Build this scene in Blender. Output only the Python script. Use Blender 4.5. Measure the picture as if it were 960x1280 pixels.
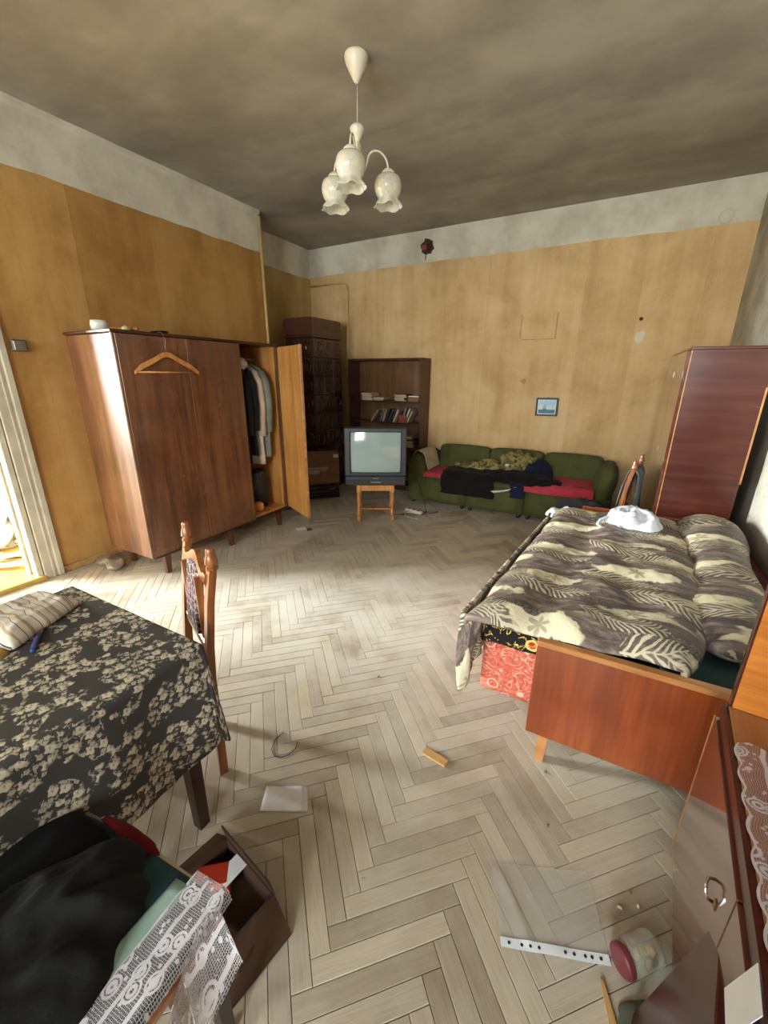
import bpy, math, random
import numpy as np
from math import sin, cos, pi, atan2, hypot, radians
from mathutils import Vector, Matrix, noise as mn

for o in list(bpy.data.objects): bpy.data.objects.remove(o)
S = bpy.context.scene
COL = S.collection
random.seed(7)

# ------------------------------------------------------------------ camera, light, exposure
CH = 1.55
F, PITCH, ROLL, YAW = 513.7, 0.3193, 0.00588, -0.4996
cam_d = bpy.data.cameras.new('camera'); cam = bpy.data.objects.new('camera', cam_d); COL.objects.link(cam)
cam_d.sensor_fit = 'VERTICAL'; cam_d.sensor_height = 36.0; cam_d.lens = 36.0 * F / 1280.0
cam_d.clip_start = 0.02; cam_d.clip_end = 100
fw = Vector((sin(YAW) * cos(PITCH), cos(YAW) * cos(PITCH), -sin(PITCH)))
rt = Vector((cos(YAW), -sin(YAW), 0)); up = rt.cross(fw)
r2 = cos(ROLL) * rt + sin(ROLL) * up; u2 = -sin(ROLL) * rt + cos(ROLL) * up
cam.matrix_world = Matrix(((r2.x, u2.x, -fw.x, 0), (r2.y, u2.y, -fw.y, 0), (r2.z, u2.z, -fw.z, CH), (0, 0, 0, 1)))
S.camera = cam

w = bpy.data.worlds.new('sky'); S.world = w; w.use_nodes = True
w.node_tree.nodes['Background'].inputs[0].default_value = (0.86, 0.93, 1.0, 1)
w.node_tree.nodes['Background'].inputs[1].default_value = 1.6
S.view_settings.view_transform = 'Standard'; S.view_settings.look = 'None'
S.view_settings.gamma = 1.0; S.view_settings.use_curve_mapping = False
S.view_settings.exposure = 1.15

def daylight(name, loc, rot, sx, sy, power, col=(1, 0.985, 0.965)):
    l = bpy.data.lights.new(name, 'AREA'); l.shape = 'RECTANGLE'; l.size = sx; l.size_y = sy; l.energy = power; l.color = col
    o = bpy.data.objects.new(name, l); COL.objects.link(o); o.location = loc; o.rotation_euler = rot
    return o
REAR = -3.10           # inner face of the window wall behind the camera
WIN = [(-2.95, -1.75), (-0.75, 0.45)]
for (a, b), pw in zip(WIN, (100, 175)):
    daylight('window_daylight', ((a + b) / 2, REAR - 0.62, 2.0), (pi / 2 - .3, 0, 0), b - a, 2.0, pw)
daylight('side_room_daylight', (-7.75, -.92, 1.9), (0, -(pi / 2 - .2), radians(16)), 1.9, 1.9, 1500)

# ------------------------------------------------------------------ room sizes
XL, XA, XR = -3.78, -4.20, 0.88
YB, YJ, ZC, ZB = 5.40, 3.99, 3.26, 2.90

# ------------------------------------------------------------------ shader helpers
class V:
    def __init__(s, t, k): s.t = t; s.k = k
    def _m(s, op, *a):
        n = s.t.nodes.new('ShaderNodeMath'); n.operation = op
        for i, x in enumerate((s,) + a):
            if isinstance(x, V): s.t.links.new(x.k, n.inputs[i])
            else: n.inputs[i].default_value = x
        return V(s.t, n.outputs[0])
    def __add__(s, o): return s._m('ADD', o)
    def __radd__(s, o): return s._m('ADD', o)
    def __sub__(s, o): return s._m('SUBTRACT', o)
    def __rsub__(s, o): return (s * -1.0) + o
    def __mul__(s, o): return s._m('MULTIPLY', o)
    def __rmul__(s, o): return s._m('MULTIPLY', o)
    def __truediv__(s, o): return s._m('DIVIDE', o)
    def sin(s): return s._m('SINE')
    def cos(s): return s._m('COSINE')
    def abs(s): return s._m('ABSOLUTE')
    def floor(s): return s._m('FLOOR')
    def fract(s): return s._m('FRACT')
    def max(s, o): return s._m('MAXIMUM', o)
    def min(s, o): return s._m('MINIMUM', o)
    def gt(s, o): return s._m('GREATER_THAN', o)
    def lt(s, o): return s._m('LESS_THAN', o)
    def pow(s, o): return s._m('POWER', o)
    def atan2(s, o): return s._m('ARCTAN2', o)
    def sst(s, a, b):
        n = s.t.nodes.new('ShaderNodeMapRange'); n.interpolation_type = 'SMOOTHSTEP'
        s.t.links.new(s.k, n.inputs[0]); n.inputs[1].default_value = a; n.inputs[2].default_value = b
        if a > b: n.inputs[1].default_value = b; n.inputs[2].default_value = a; n.inputs[3].default_value = 1; n.inputs[4].default_value = 0
        return V(s.t, n.outputs[0])

class MAT:
    def __init__(s, name):
        s.m = bpy.data.materials.new(name); s.m.use_nodes = True; s.t = s.m.node_tree
        s.b = s.t.nodes['Principled BSDF']; s.tc = s.t.nodes.new('ShaderNodeTexCoord')
    def set(s, k, v):
        i = s.b.inputs[k]
        if isinstance(v, V): s.t.links.new(v.k, i)
        elif hasattr(v, 'is_output') or isinstance(v, bpy.types.NodeSocket): s.t.links.new(v, i)
        elif isinstance(v, tuple): i.default_value = (*v, 1) if len(v) == 3 else v
        else: i.default_value = v
    def obj(s): return s.tc.outputs['Object']
    def pos(s):
        n = s.t.nodes.new('ShaderNodeNewGeometry'); return n.outputs['Position']
    def attr(s, a):
        n = s.t.nodes.new('ShaderNodeAttribute'); n.attribute_name = a; return n.outputs['Vector']
    def sep(s, v):
        n = s.t.nodes.new('ShaderNodeSeparateXYZ'); s.t.links.new(v, n.inputs[0]); return [V(s.t, q) for q in n.outputs]
    def comb(s, x, y, z=0.0):
        n = s.t.nodes.new('ShaderNodeCombineXYZ')
        for i, q in enumerate((x, y, z)):
            if isinstance(q, V): s.t.links.new(q.k, n.inputs[i])
            else: n.inputs[i].default_value = q
        return n.outputs[0]
    def sc(s, v, x, y, z, off=(0, 0, 0)):
        n = s.t.nodes.new('ShaderNodeMapping'); s.t.links.new(v, n.inputs[0]); n.inputs['Scale'].default_value = (x, y, z); n.inputs['Location'].default_value = off
        return n.outputs[0]
    def noise(s, v, scale=5, detail=4, rough=.55, dist=0):
        n = s.t.nodes.new('ShaderNodeTexNoise'); s.t.links.new(v, n.inputs['Vector']); n.inputs['Scale'].default_value = scale
        n.inputs['Detail'].default_value = detail; n.inputs['Roughness'].default_value = rough; n.inputs['Distortion'].default_value = dist
        return V(s.t, n.outputs[0])
    def vor(s, v, scale, feat='F1', rnd=1.0):
        n = s.t.nodes.new('ShaderNodeTexVoronoi'); n.feature = feat; s.t.links.new(v, n.inputs['Vector']); n.inputs['Scale'].default_value = scale
        n.inputs['Randomness'].default_value = rnd
        return n
    def white(s, x):
        n = s.t.nodes.new('ShaderNodeTexWhiteNoise'); n.noise_dimensions = '1D'; s.t.links.new(x.k, n.inputs['W']); return V(s.t, n.outputs[0])
    def ramp(s, x, stops, const=False):
        n = s.t.nodes.new('ShaderNodeValToRGB'); s.t.links.new(x.k, n.inputs[0]); r = n.color_ramp
        if const: r.interpolation = 'CONSTANT'
        while len(r.elements) < len(stops): r.elements.new(0.5)
        for e, (p, c) in zip(r.elements, stops): e.position = p; e.color = (*c, 1)
        return n.outputs[0]
    def mix(s, f, a, b, mode='MIX'):
        n = s.t.nodes.new('ShaderNodeMix'); n.data_type = 'RGBA'; n.blend_type = mode
        if isinstance(f, V): s.t.links.new(f.k, n.inputs[0])
        else: n.inputs[0].default_value = f
        for i, q in ((6, a), (7, b)):
            if isinstance(q, tuple): n.inputs[i].default_value = (*q, 1)
            elif isinstance(q, V): s.t.links.new(q.k, n.inputs[i])
            else: s.t.links.new(q, n.inputs[i])
        return n.outputs[2]
    def bump(s, h, strength=.3, dist=.01):
        n = s.t.nodes.new('ShaderNodeBump'); n.inputs['Strength'].default_value = strength; n.inputs['Distance'].default_value = dist
        s.t.links.new(h.k, n.inputs['Height']); s.t.links.new(n.outputs[0], s.b.inputs['Normal'])
    def rnd(s):
        n = s.t.nodes.new('ShaderNodeObjectInfo'); g = s.t.nodes.new('ShaderNodeNewGeometry')
        return (V(s.t, n.outputs['Random']) + V(s.t, g.outputs['Random Per Island'])).fract()
    def alpha(s, a):
        s.set('Alpha', a)

def srgb(r, g, b):
    f = lambda c: (c / 255 / 12.92) if c / 255 <= .04045 else ((c / 255 + .055) / 1.055) ** 2.4
    return (f(r), f(g), f(b))
def mul(c, k): return tuple(min(1, q * k) for q in c)

def plain(name, c, rough=.6, metal=0.0, var=.12, scale=12, bump=.0, spec=.5, coat=0.0):
    m = MAT(name); n = m.noise(m.obj(), scale, 4)
    m.set('Base Color', m.mix(n.sst(.3, .7), mul(c, 1 - var), mul(c, 1 + var)))
    m.set('Roughness', rough); m.set('Metallic', metal); m.set('Specular IOR Level', spec); m.set('Coat Weight', coat)
    if bump: m.bump(m.noise(m.obj(), scale * 6, 3), bump, .004)
    return m.m
def fabric(name, c, rough=.95, var=.15, weave=600, spec=.15, c2=None, blotch=8):
    m = MAT(name); n = m.noise(m.obj(), blotch, 5)
    m.set('Base Color', m.mix(n.sst(.3, .7), mul(c, 1 - var), c2 or mul(c, 1 + var)))
    m.set('Roughness', rough); m.set('Specular IOR Level', spec); m.set('Sheen Weight', .04)
    m.bump(m.noise(m.obj(), weave, 2) + m.noise(m.obj(), 40, 3) * 2.0, .35, .002)
    return m.m
def wood(name, dark, mid, light, axis='z', rough=.35, coat=.0, scale=1.0, dust=0.0, bands=.5, pscale=1.0):
    m = MAT(name); k = {'x': (1.2, 18, 18), 'y': (18, 1.2, 18), 'z': (18, 18, 1.2)}[axis]
    k = tuple(q * scale for q in k)
    v = m.sc(m.obj(), *k); n1 = m.noise(v, 1.0, 6, .6, .6); n2 = m.noise(m.sc(m.obj(), *[q * 6 for q in k]), 1.0, 3)
    big = m.noise(m.obj(), 1.7 * pscale, 3)
    f = n1 * .55 + n2 * .2 + big * bands
    f = f.sst(.42, .82)
    col = m.ramp(f, [(0, dark), (.5, mid), (1, light)])
    if dust:
        d = m.noise(m.obj(), 2.2, 4, .5).sst(.3, .85) * dust
        col = m.mix(d, col, srgb(150, 130, 115))
        m.set('Roughness', d * .5 + rough)
    else: m.set('Roughness', n1 * .12 + (rough - .06))
    m.set('Base Color', col); m.set('Coat Weight', coat); m.set('Coat Roughness', .12)
    m.bump(n1, .05, .002)
    return m.m

M = {}
def build_materials():
    # floor plank
    m = MAT('parquet'); g = m.attr('gc'); r = m.rnd(); x, y, z = m.sep(g)
    v = m.comb(x * 3.0 + r * 37.0, y * 40.0 + r * 91.0, r * 13.0)
    n = m.noise(v, 1.0, 5, .6, .8); fine = m.noise(m.comb(x * 12 + r * 5, y * 260.0, r * 3), 1.0, 3)
    wp = m.pos(); big = m.noise(wp, .9, 4); dust = m.noise(wp, 3.2, 6, .65)
    base = m.ramp((r * .62 + n * .45 + .06).sst(.1, 1.05), [(0, srgb(140, 124, 104)), (.35, srgb(162, 148, 128)), (.7, srgb(180, 168, 148)), (1, srgb(192, 178, 152))])
    col = m.mix(fine.sst(.35, .75) * .25, base, srgb(96, 78, 56))
    col = m.mix((dust.sst(.35, .75) * .38 + big.sst(.35, .7) * .25), col, srgb(200, 196, 186))
    px_, py_, pz_ = m.sep(wp)
    dd = ((px_ + 1.75) * (px_ + 1.75) * .6 + (py_ - 2.1) * (py_ - 2.1)).pow(.5)    # whitish patch, broken by noise, strongest in the room's middle
    col = m.mix(dd.sst(1.7, .1) * dust.sst(.25, .6) * .85, col, srgb(206, 203, 196))
    spots = m.noise(wp, 26, 3).sst(.7, .78) * .5
    col = m.mix(spots, col, srgb(90, 72, 50))
    m.set('Base Color', col); m.set('Roughness', dust * .25 + .42); m.set('Specular IOR Level', .35)
    m.bump(fine + n, .18, .002); M['plank'] = m.m
    M['joint'] = plain('floor_joint_dirt', srgb(58, 46, 34), .95)
    # ceiling
    m = MAT('ceiling_plaster'); p = m.pos()
    st = m.noise(m.sc(p, .45, 1.6, 1), 1.0, 5, .55, .3); bl = m.noise(p, 2.4, 6, .6)
    m.set('Base Color', m.ramp((st * .6 + bl * .4).sst(.3, .7), [(0, srgb(146, 140, 130)), (.5, srgb(168, 162, 150)), (1, srgb(190, 185, 172))]))
    m.set('Roughness', .95); m.set('Specular IOR Level', .1); m.bump(m.noise(p, 60, 4) + bl * 2, .18, .003); M['ceil'] = m.m
    # plaster band
    m = MAT('old_plaster'); p = m.pos(); bl = m.noise(p, 3, 6, .6)
    m.set('Base Color', m.ramp(bl.sst(.3, .7), [(0, srgb(190, 183, 166)), (.5, srgb(206, 200, 184)), (1, srgb(218, 212, 196))]))
    m.set('Roughness', .95); m.set('Specular IOR Level', .1); m.bump(m.noise(p, 30, 5), .5, .004); M['plaster'] = m.m
    # wallpapers
    def paper(name, axis, cd, cm, cl, strips=None, width=.53, sn=.35):
        m = MAT(name); p = m.pos(); x, y, z = m.sep(p); a = x if axis == 'x' else y
        streak = m.noise(m.comb(a * 5.0, a * 0.0, z * .55), 1.0, 4, .6); bl = m.noise(p, 2.2, 6, .62, .4); fine = m.noise(p, 90, 3)
        tone = m.white(((a + 10.03) / width).floor())
        f = (streak * .4 + bl * .5 + fine * .12 + tone * sn * .25 - sn * .12).sst(.32, .72)
        col = m.ramp(f, [(0, cd), (.5, cm), (1, cl)])
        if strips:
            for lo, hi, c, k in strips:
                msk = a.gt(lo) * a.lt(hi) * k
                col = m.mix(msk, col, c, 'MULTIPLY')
        seam = ((a + 10.03) / width).fract(); sm = seam.lt(.006) * .35
        col = m.mix(sm, col, mul(cd, .75))
        stn = m.noise(p, 1.3, 5, .7).sst(.58, .74) * .35
        col = m.mix(stn, col, mul(cd, .8))
        scuff = m.noise(p, 7.0, 5, .75).sst(.69, .74) * .5
        col = m.mix(scuff, col, srgb(205, 186, 150))
        m.set('Base Color', col); m.set('Roughness', .85); m.set('Specular IOR Level', .2)
        m.bump(fine + bl * 2 + m.noise(p, 14, 3), .25, .003); return m.m
    M['wp_back'] = paper('ochre_wallpaper', 'x', srgb(188, 154, 106), srgb(212, 178, 130), srgb(224, 194, 150), sn=.22)
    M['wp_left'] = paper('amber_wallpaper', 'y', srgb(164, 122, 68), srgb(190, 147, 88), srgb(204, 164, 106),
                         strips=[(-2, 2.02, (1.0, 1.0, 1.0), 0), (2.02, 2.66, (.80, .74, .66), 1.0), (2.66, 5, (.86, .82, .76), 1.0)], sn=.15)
    M['wp_alcove'] = paper('dusky_wallpaper', 'y', srgb(164, 136, 86), srgb(184, 156, 104), srgb(198, 170, 120))
    m = MAT('grey_speckled_wallpaper'); p = m.pos(); bl = m.noise(p, 3, 6); sp = m.noise(m.sc(p, 1, 34, 18), 1.0, 3, .6)
    col = m.ramp(bl.sst(.3, .7), [(0, srgb(158, 152, 138)), (.5, srgb(182, 177, 163)), (1, srgb(198, 194, 181))])
    col = m.mix(sp.sst(.6, .68) * .6, col, srgb(112, 106, 88)); m.set('Base Color', col); m.set('Roughness', .9)
    m.bump(m.noise(p, 50, 4), .4, .004); M['wp_right'] = m.m
    # woods
    M['ward_side'] = wood('walnut_side_veneer', srgb(66, 38, 22), srgb(98, 60, 36), srgb(124, 82, 52), 'z', .42, .08)
    M['ward_front'] = wood('walnut_front_veneer', srgb(78, 46, 28), srgb(108, 66, 40), srgb(130, 84, 54), 'z', .26, .35, dust=.12)
    M['ward_in'] = wood('inner_birch_veneer', srgb(170, 112, 54), srgb(198, 138, 72), srgb(212, 154, 88), 'z', .45)
    M['ward_dark'] = wood('dark_edge_wood', srgb(40, 20, 12), srgb(58, 30, 18), srgb(76, 42, 26), 'y', .4)
    M['mahog'] = wood('mahogany_veneer', srgb(58, 24, 18), srgb(70, 30, 23), srgb(82, 38, 29), 'x', .25, .12)
    M['mahog_gloss'] = wood('glossy_mahogany', srgb(76, 40, 32), srgb(94, 52, 42), srgb(112, 66, 54), 'y', .08, 1.0)
    M['bedwood'] = wood('red_walnut_board', srgb(104, 44, 20), srgb(130, 60, 28), srgb(152, 78, 38), 'z', .18, .5, scale=.6, dust=.1)
    M['bededge'] = wood('light_board_edge', srgb(140, 90, 50), srgb(168, 114, 66), srgb(186, 134, 84), 'x', .35)
    M['orange'] = wood('orange_veneer', srgb(182, 106, 42), srgb(206, 128, 56), srgb(220, 146, 72), 'x', .3, .3, scale=1.6)
    M['ledge'] = wood('brown_shelf_top', srgb(126, 78, 44), srgb(154, 104, 66), srgb(172, 124, 84), 'y', .3, .3)
    M['pine'] = wood('varnished_pine', srgb(164, 100, 48), srgb(200, 134, 72), srgb(220, 160, 98), 'z', .3, .4, scale=1.5)
    M['chairw'] = wood('carved_chair_wood', srgb(104, 58, 30), srgb(152, 92, 50), srgb(182, 120, 72), 'z', .3, .4, scale=1.4)
    M['darkleg'] = wood('dark_table_wood', srgb(34, 20, 14), srgb(52, 32, 22), srgb(70, 44, 30), 'z', .4)
    M['shelfw'] = wood('dark_bookcase_wood', srgb(50, 26, 18), srgb(72, 38, 26), srgb(92, 52, 34), 'z', .4, .1)
    M['shelfback'] = wood('bookcase_back_panel', srgb(88, 60, 32), srgb(112, 78, 44), srgb(132, 96, 58), 'z', .5)
    M['bare'] = wood('bare_wood', srgb(150, 110, 66), srgb(186, 146, 92), srgb(206, 170, 118), 'x', .7)
    M['paintw'] = plain('old_white_paint', srgb(190, 182, 164), .5, var=.12, scale=9, bump=.15)
    M['yellowp'] = plain('yellow_floor_paint', srgb(190, 160, 84), .45, var=.2, scale=6)
    M['tile'] = None
    m = MAT('brown_glazed_tile'); r = m.rnd(); n = m.noise(m.obj(), 9, 4)
    m.set('Base Color', m.ramp((r * .5 + n * .5).sst(.2, .8), [(0, srgb(48, 28, 22)), (.5, srgb(64, 38, 30)), (1, srgb(80, 50, 40))]))
    m.set('Roughness', .22); m.set('Coat Weight', .3); M['tile'] = m.m
    # metals, glass, plastics
    M['brass'] = plain('dull_brass', srgb(150, 120, 60), .35, .9)
    M['chrome'] = plain('chrome', srgb(200, 200, 200), .12, 1.0, var=.03)
    M['steel'] = plain('dull_steel', srgb(140, 138, 134), .4, .8)
    M['porcelain'] = plain('cream_plastic', srgb(222, 212, 190), .3, var=.04)
    M['tvbody'] = plain('charcoal_tv_plastic', srgb(48, 53, 58), .35, var=.06)
    M['tvdark'] = plain('dark_tv_plastic', srgb(30, 34, 38), .4, var=.05)
    m = MAT('picture_tube_glass'); m.set('Base Color', srgb(146, 162, 160)); m.set('Roughness', .09); m.set('Coat Weight', .6); m.set('Coat Roughness', .04); M['screen'] = m.m
    M['black'] = plain('black_plastic', srgb(20, 20, 22), .45)
    M['whitepl'] = plain('white_plastic', srgb(214, 212, 204), .4, var=.05)
    M['cable'] = plain('grey_cable', srgb(90, 88, 84), .5)
    M['wire'] = plain('thin_wire', srgb(60, 52, 44), .4, .5)
    M['paper'] = plain('white_paper', srgb(226, 228, 232), .8, var=.03, scale=20)
    M['card'] = plain('cardboard', srgb(128, 94, 62), .85, var=.1, bump=.1)
    M['carddark'] = plain('brown_cardboard', srgb(72, 48, 32), .85, var=.12, bump=.1)  # brown card with the shade on the open box put into its colour
    M['redpack'] = plain('red_packet', srgb(176, 52, 30), .4, var=.15)
    m = MAT('frosted_shade_glass'); m.set('Base Color', srgb(244, 240, 226)); m.set('Roughness', .12); m.set('Transmission Weight', .0)
    m.set('Subsurface Weight', .0); m.set('Coat Weight', .8); m.set('Coat Roughness', .05)
    tr = m.t.nodes.new('ShaderNodeBsdfTranslucent'); tr.inputs[0].default_value = (.85, .84, .76, 1)
    tp = m.t.nodes.new('ShaderNodeBsdfTransparent'); tp.inputs[0].default_value = (.95, .95, .88, 1)
    mx = m.t.nodes.new('ShaderNodeMixShader'); mx.inputs[0].default_value = .35; m2 = m.t.nodes.new('ShaderNodeMixShader')
    fr = m.noise(m.obj(), 38, 3, .5, 1.5).sst(.3, .7) * .12 + .2
    m.t.links.new(fr.k, m2.inputs[0])
    m.t.links.new(m.b.outputs[0], mx.inputs[1]); m.t.links.new(tr.outputs[0], mx.inputs[2])
    m.t.links.new(mx.outputs[0], m2.inputs[1]); m.t.links.new(tp.outputs[0], m2.inputs[2])
    m.t.links.new(m2.outputs[0], m.t.nodes['Material Output'].inputs[0]); M['shade'] = m.m
    def clear(name, tint, a, rough):
        m = MAT(name); m.set('Base Color', tint); m.set('Roughness', rough)
        tp = m.t.nodes.new('ShaderNodeBsdfTransparent'); tp.inputs[0].default_value = (*tint, 1); mx = m.t.nodes.new('ShaderNodeMixShader'); mx.inputs[0].default_value = a
        m.t.links.new(tp.outputs[0], mx.inputs[1]); m.t.links.new(m.b.outputs[0], mx.inputs[2]); m.t.links.new(mx.outputs[0], m.t.nodes['Material Output'].inputs[0]); return m.m
    M['pane'] = clear('window_glass', (.95, .98, .97), .06, .02)
    M['jarglass'] = clear('jar_glass', (.9, .93, .86), .22, .03)
    M['sleeve'] = clear('clear_plastic_film', (.88, .88, .86), .22, .12)
    M['jarlid'] = plain('dark_red_lid', srgb(104, 44, 52), .35)
    # fabrics
    M['sofa'] = fabric('green_upholstery', srgb(78, 80, 46), var=.15)
    M['beige'] = fabric('beige_cloth', srgb(176, 162, 134))
    M['red'] = fabric('crimson_throw', srgb(176, 60, 74), var=.15)
    M['navy'] = fabric('navy_cloth', srgb(26, 30, 52))
    M['blackc'] = fabric('black_wool', srgb(24, 20, 20))
    M['charc'] = fabric('charcoal_cloth', srgb(28, 28, 30))
    M['charc2'] = fabric('dark_grey_knit', srgb(62, 66, 68))
    M['deepblack'] = fabric('deep_black_cloth', srgb(7, 7, 8))
    M['grey'] = fabric('grey_green_coat', srgb(120, 126, 118))
    M['cream'] = fabric('cream_coat', srgb(196, 182, 166))
    M['maroon'] = fabric('maroon_cloth', srgb(92, 16, 22))
    M['jeans'] = fabric('grey_denim', srgb(92, 98, 104), c2=srgb(124, 130, 134))
    M['whitec'] = fabric('white_cotton', srgb(200, 204, 214), var=.05)
    M['teal'] = fabric('teal_cover', srgb(36, 62, 70), var=.2)
    M['pale_teal'] = fabric('pale_teal_ribbon', srgb(142, 168, 160), var=.15)
    m = MAT('camouflage_cloth'); v = m.obj(); a = m.noise(v, 16, 3, .5, .6); b = m.noise(m.sc(v, 1, 1, 1, (3, 5, 7)), 22, 3, .5, .6)
    c = m.mix(a.gt(.52), srgb(136, 122, 72), srgb(92, 84, 46)); c = m.mix(b.gt(.58), c, srgb(60, 52, 32)); m.set('Base Color', c); m.set('Roughness', .95); M['camo'] = m.m
    m = MAT('black_shiny_bag'); m.set('Base Color', (.01, .01, .012)); m.set('Roughness', .18); m.bump(m.noise(m.obj(), 22, 4, .6, 1), .8, .02); M['binbag'] = m.m
    m = MAT('thin_plastic_bag'); m.set('Base Color', srgb(150, 138, 120)); m.set('Roughness', .3); m.bump(m.noise(m.obj(), 30, 4, .6, 1), .8, .02); M['plbag'] = m.m
    # dining tablecloth: rose clusters on grey
    m = MAT('rose_print_tablecloth'); g = m.attr('gc'); x, y, z = m.sep(g)
    wob = m.noise(m.comb(x, y), 9, 2)
    def flowers(sc, rad, off, pet):
        vv = m.comb(x + off, y + off * 1.7); n = m.vor(vv, sc, 'F1', .75)
        d = V(m.t, n.outputs['Distance']); sp = m.t.nodes.new('ShaderNodeVectorMath'); sp.operation = 'SUBTRACT'
        s2 = m.t.nodes.new('ShaderNodeVectorMath'); s2.operation = 'SCALE'; s2.inputs['Scale'].default_value = 1.0
        m.t.links.new(vv, sp.inputs[0]); m.t.links.new(n.outputs['Position'], sp.inputs[1])
        dx, dy, dz = m.sep(sp.outputs[0]); th = dy.atan2(dx); r = (dx * dx + dy * dy).pow(.5) * sc
        pt = (th * float(pet)).cos() * .16 + 1.0
        body = (r / pt).sst(rad, rad * .82) * m.sep(n.outputs['Color'])[0].gt(.12)
        ring = ((r * (11.0 / rad * .3)) + th * .5).sin().sst(-.2, .5) * .55 + .45
        return body * ring
    cl = m.noise(m.comb(x, y * 1.05), 12.5, 2, .5).sst(.455, .49)
    fl = flowers(24.0, .34, 0.0, 5).max(flowers(40.0, .30, 3.3, 5) * .7)
    lf = m.noise(m.comb(x, y), 70, 3, .6, .8).sst(.56, .60) * .6
    mask = fl.max(lf) * cl
    sc_ = m.vor(m.comb(x, y), 27, 'F1', 1.0); lone = V(m.t, sc_.outputs['Distance']).lt(.12) * .4 * (1 - cl)
    mask = mask + lone * 0.0
    n3 = m.noise(m.comb(x, y), 300, 2)
    m.set('Base Color', m.mix(mask * (n3 * .5 + .7), srgb(58, 57, 56), srgb(196, 186, 166)))
    m.set('Roughness', .75 - mask * .25); m.set('Specular IOR Level', .35); m.bump(n3 + mask * 1.5, .25, .001); M['tcloth'] = m.m
    # quilt: brown/grey bands, cream patches, fern sprays
    def quilt_mat():
        m = MAT('leaf_print_quilt'); g = m.attr('gc'); x, y, z = m.sep(g)
        wv = m.noise(m.comb(x, y), 3.2, 3); wv2 = m.noise(m.comb(x + 9.0, y + 4.0), 4.5, 3)
        X = x + (wv - .5) * .14; Y = y + (wv2 - .5) * .12
        mott = m.noise(m.comb(x * 2.0, y * 6.0), 4.0, 5, .65, .7)
        col = m.ramp(mott.sst(.3, .7), [(0, srgb(70, 61, 60)), (.4, srgb(100, 88, 83)), (.75, srgb(126, 112, 104)), (1, srgb(158, 146, 132))])
        TX, TY = .62, .40
        def tile(ox, oy):
            a = ((X + ox) / TX); ax = (a.fract() - .5) * TX; row = ((Y + oy) / TY); ay = (row.fract() - .5) * TY; return ax, ay
        for ox, oy in ((.0, .0), (.34, .2)):
            ax, ay = tile(ox + .10, oy + .07)
            bl = ((ax * ax) / (.17 * .17) + (ay * ay) / (.055 * .055)).pow(.5) + (m.noise(m.comb(x, y), 11, 4) - .5) * 2.0
            col = m.mix(bl.sst(1.0, .8), col, srgb(206, 196, 168))
            # brown leaf star inside the cream patch
            th = ay.atan2(ax); r = (ax * ax + ay * ay).pow(.5); star = (th * 3.0).sin().abs()
            col = m.mix((r - star * .035 - .004 - (wv - .5) * .10).sst(.006, -.006) * .55, col, srgb(112, 88, 74))
            ax, ay = tile(ox + .0, oy + .22)     # dark swirl band
            bd = ((ax * ax) / (.22 * .22) + (ay * ay) / (.04 * .04)).pow(.5)
            sw = (m.noise(m.comb(x, y), 26, 2, .5, 2.5) * 34.0).sin()
            col = m.mix(bd.sst(1.1, .8) * .85, col, srgb(58, 54, 56)); col = m.mix(bd.sst(1.0, .8) * sw.sst(.6, .9) * .6, col, srgb(170, 160, 140))
        # fern sprays
        for ox, oy, sl, ln in ((.0, .0, -.35, .20), (.31, .20, -.28, .17), (.18, .31, .3, .12)):
            ax, ay = tile(ox - .13, oy - .03)
            s_ = ax + ay * sl; t_ = ay - ax * sl - (ax * ax) * 1.2
            env = ((s_ / ln) * (s_ / ln) * -1.0 + 1.0).max(0.0).pow(.6) * .065
            inside = (env - t_.abs()).sst(0.0, .004)
            wig = m.noise(m.comb(x, y), 30, 2) * 2.4; lea = ((s_ - t_.abs() * 1.1) * 230.0 + wig).sin().sst(.05, .5)
            stem = t_.abs().lt(.0035) * inside
            col = m.mix(inside * .4, col, srgb(84, 74, 70))
            col = m.mix((inside * lea).max(stem) * .8, col, srgb(198, 188, 160))
        m.set('Base Color', col); m.set('Roughness', .5); m.set('Specular IOR Level', .35)
        m.bump(m.noise(m.obj(), 14, 4, .6, .8) * 3 + m.noise(m.obj(), 400, 2) * .4, .5, .006); return m.m
    M['quilt'] = quilt_mat()
    # coral upholstery with white outlines
    m = MAT('coral_floral_upholstery'); v = m.obj(); x, y, z = m.sep(v)
    n = m.vor(m.comb(x, z), 11.0, 'F1', .8); d = V(m.t, n.outputs['Distance']); ring = (d - .33).abs().sst(.035, .015) + (d - .17).abs().sst(.03, .012)
    sw = (m.noise(m.comb(x, z), 9, 2, .5, 2.0) * 30.0).sin().sst(.86, .96) * .7
    bs = m.noise(v, 60, 4); c = m.mix(bs.sst(.3, .7), srgb(196, 84, 66), srgb(220, 122, 100))
    c = m.mix((ring + sw).min(1.0) * .8, c, srgb(240, 204, 180)); m.set('Base Color', c); m.set('Roughness', .9); m.bump(bs, .3, .002); M['coral'] = m.m
    m = MAT('black_floral_blanket'); v = m.obj(); n = m.vor(v, 15, 'F1', .9); d = V(m.t, n.outputs['Distance']); hue = m.sep(n.outputs['Color'])[0]
    c = m.mix(d.lt(.42) * hue.gt(.45), srgb(22, 18, 20), srgb(186, 52, 36)); c = m.mix((d - .42).abs().lt(.07) * hue.gt(.45), c, srgb(222, 200, 110))
    c = m.mix((m.noise(v, 20, 2, .5, 1.5) * 22.0).sin().gt(.9), c, srgb(214, 180, 90)); m.set('Base Color', c); m.set('Roughness', .95); M['blackfloral'] = m.m
    m = MAT('striped_blanket'); x, y, z = m.sep(m.pos()); n = m.noise(m.pos(), 12, 4)
    a = x + (y - 1.5) * .12 + (n - .5) * .03
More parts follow.
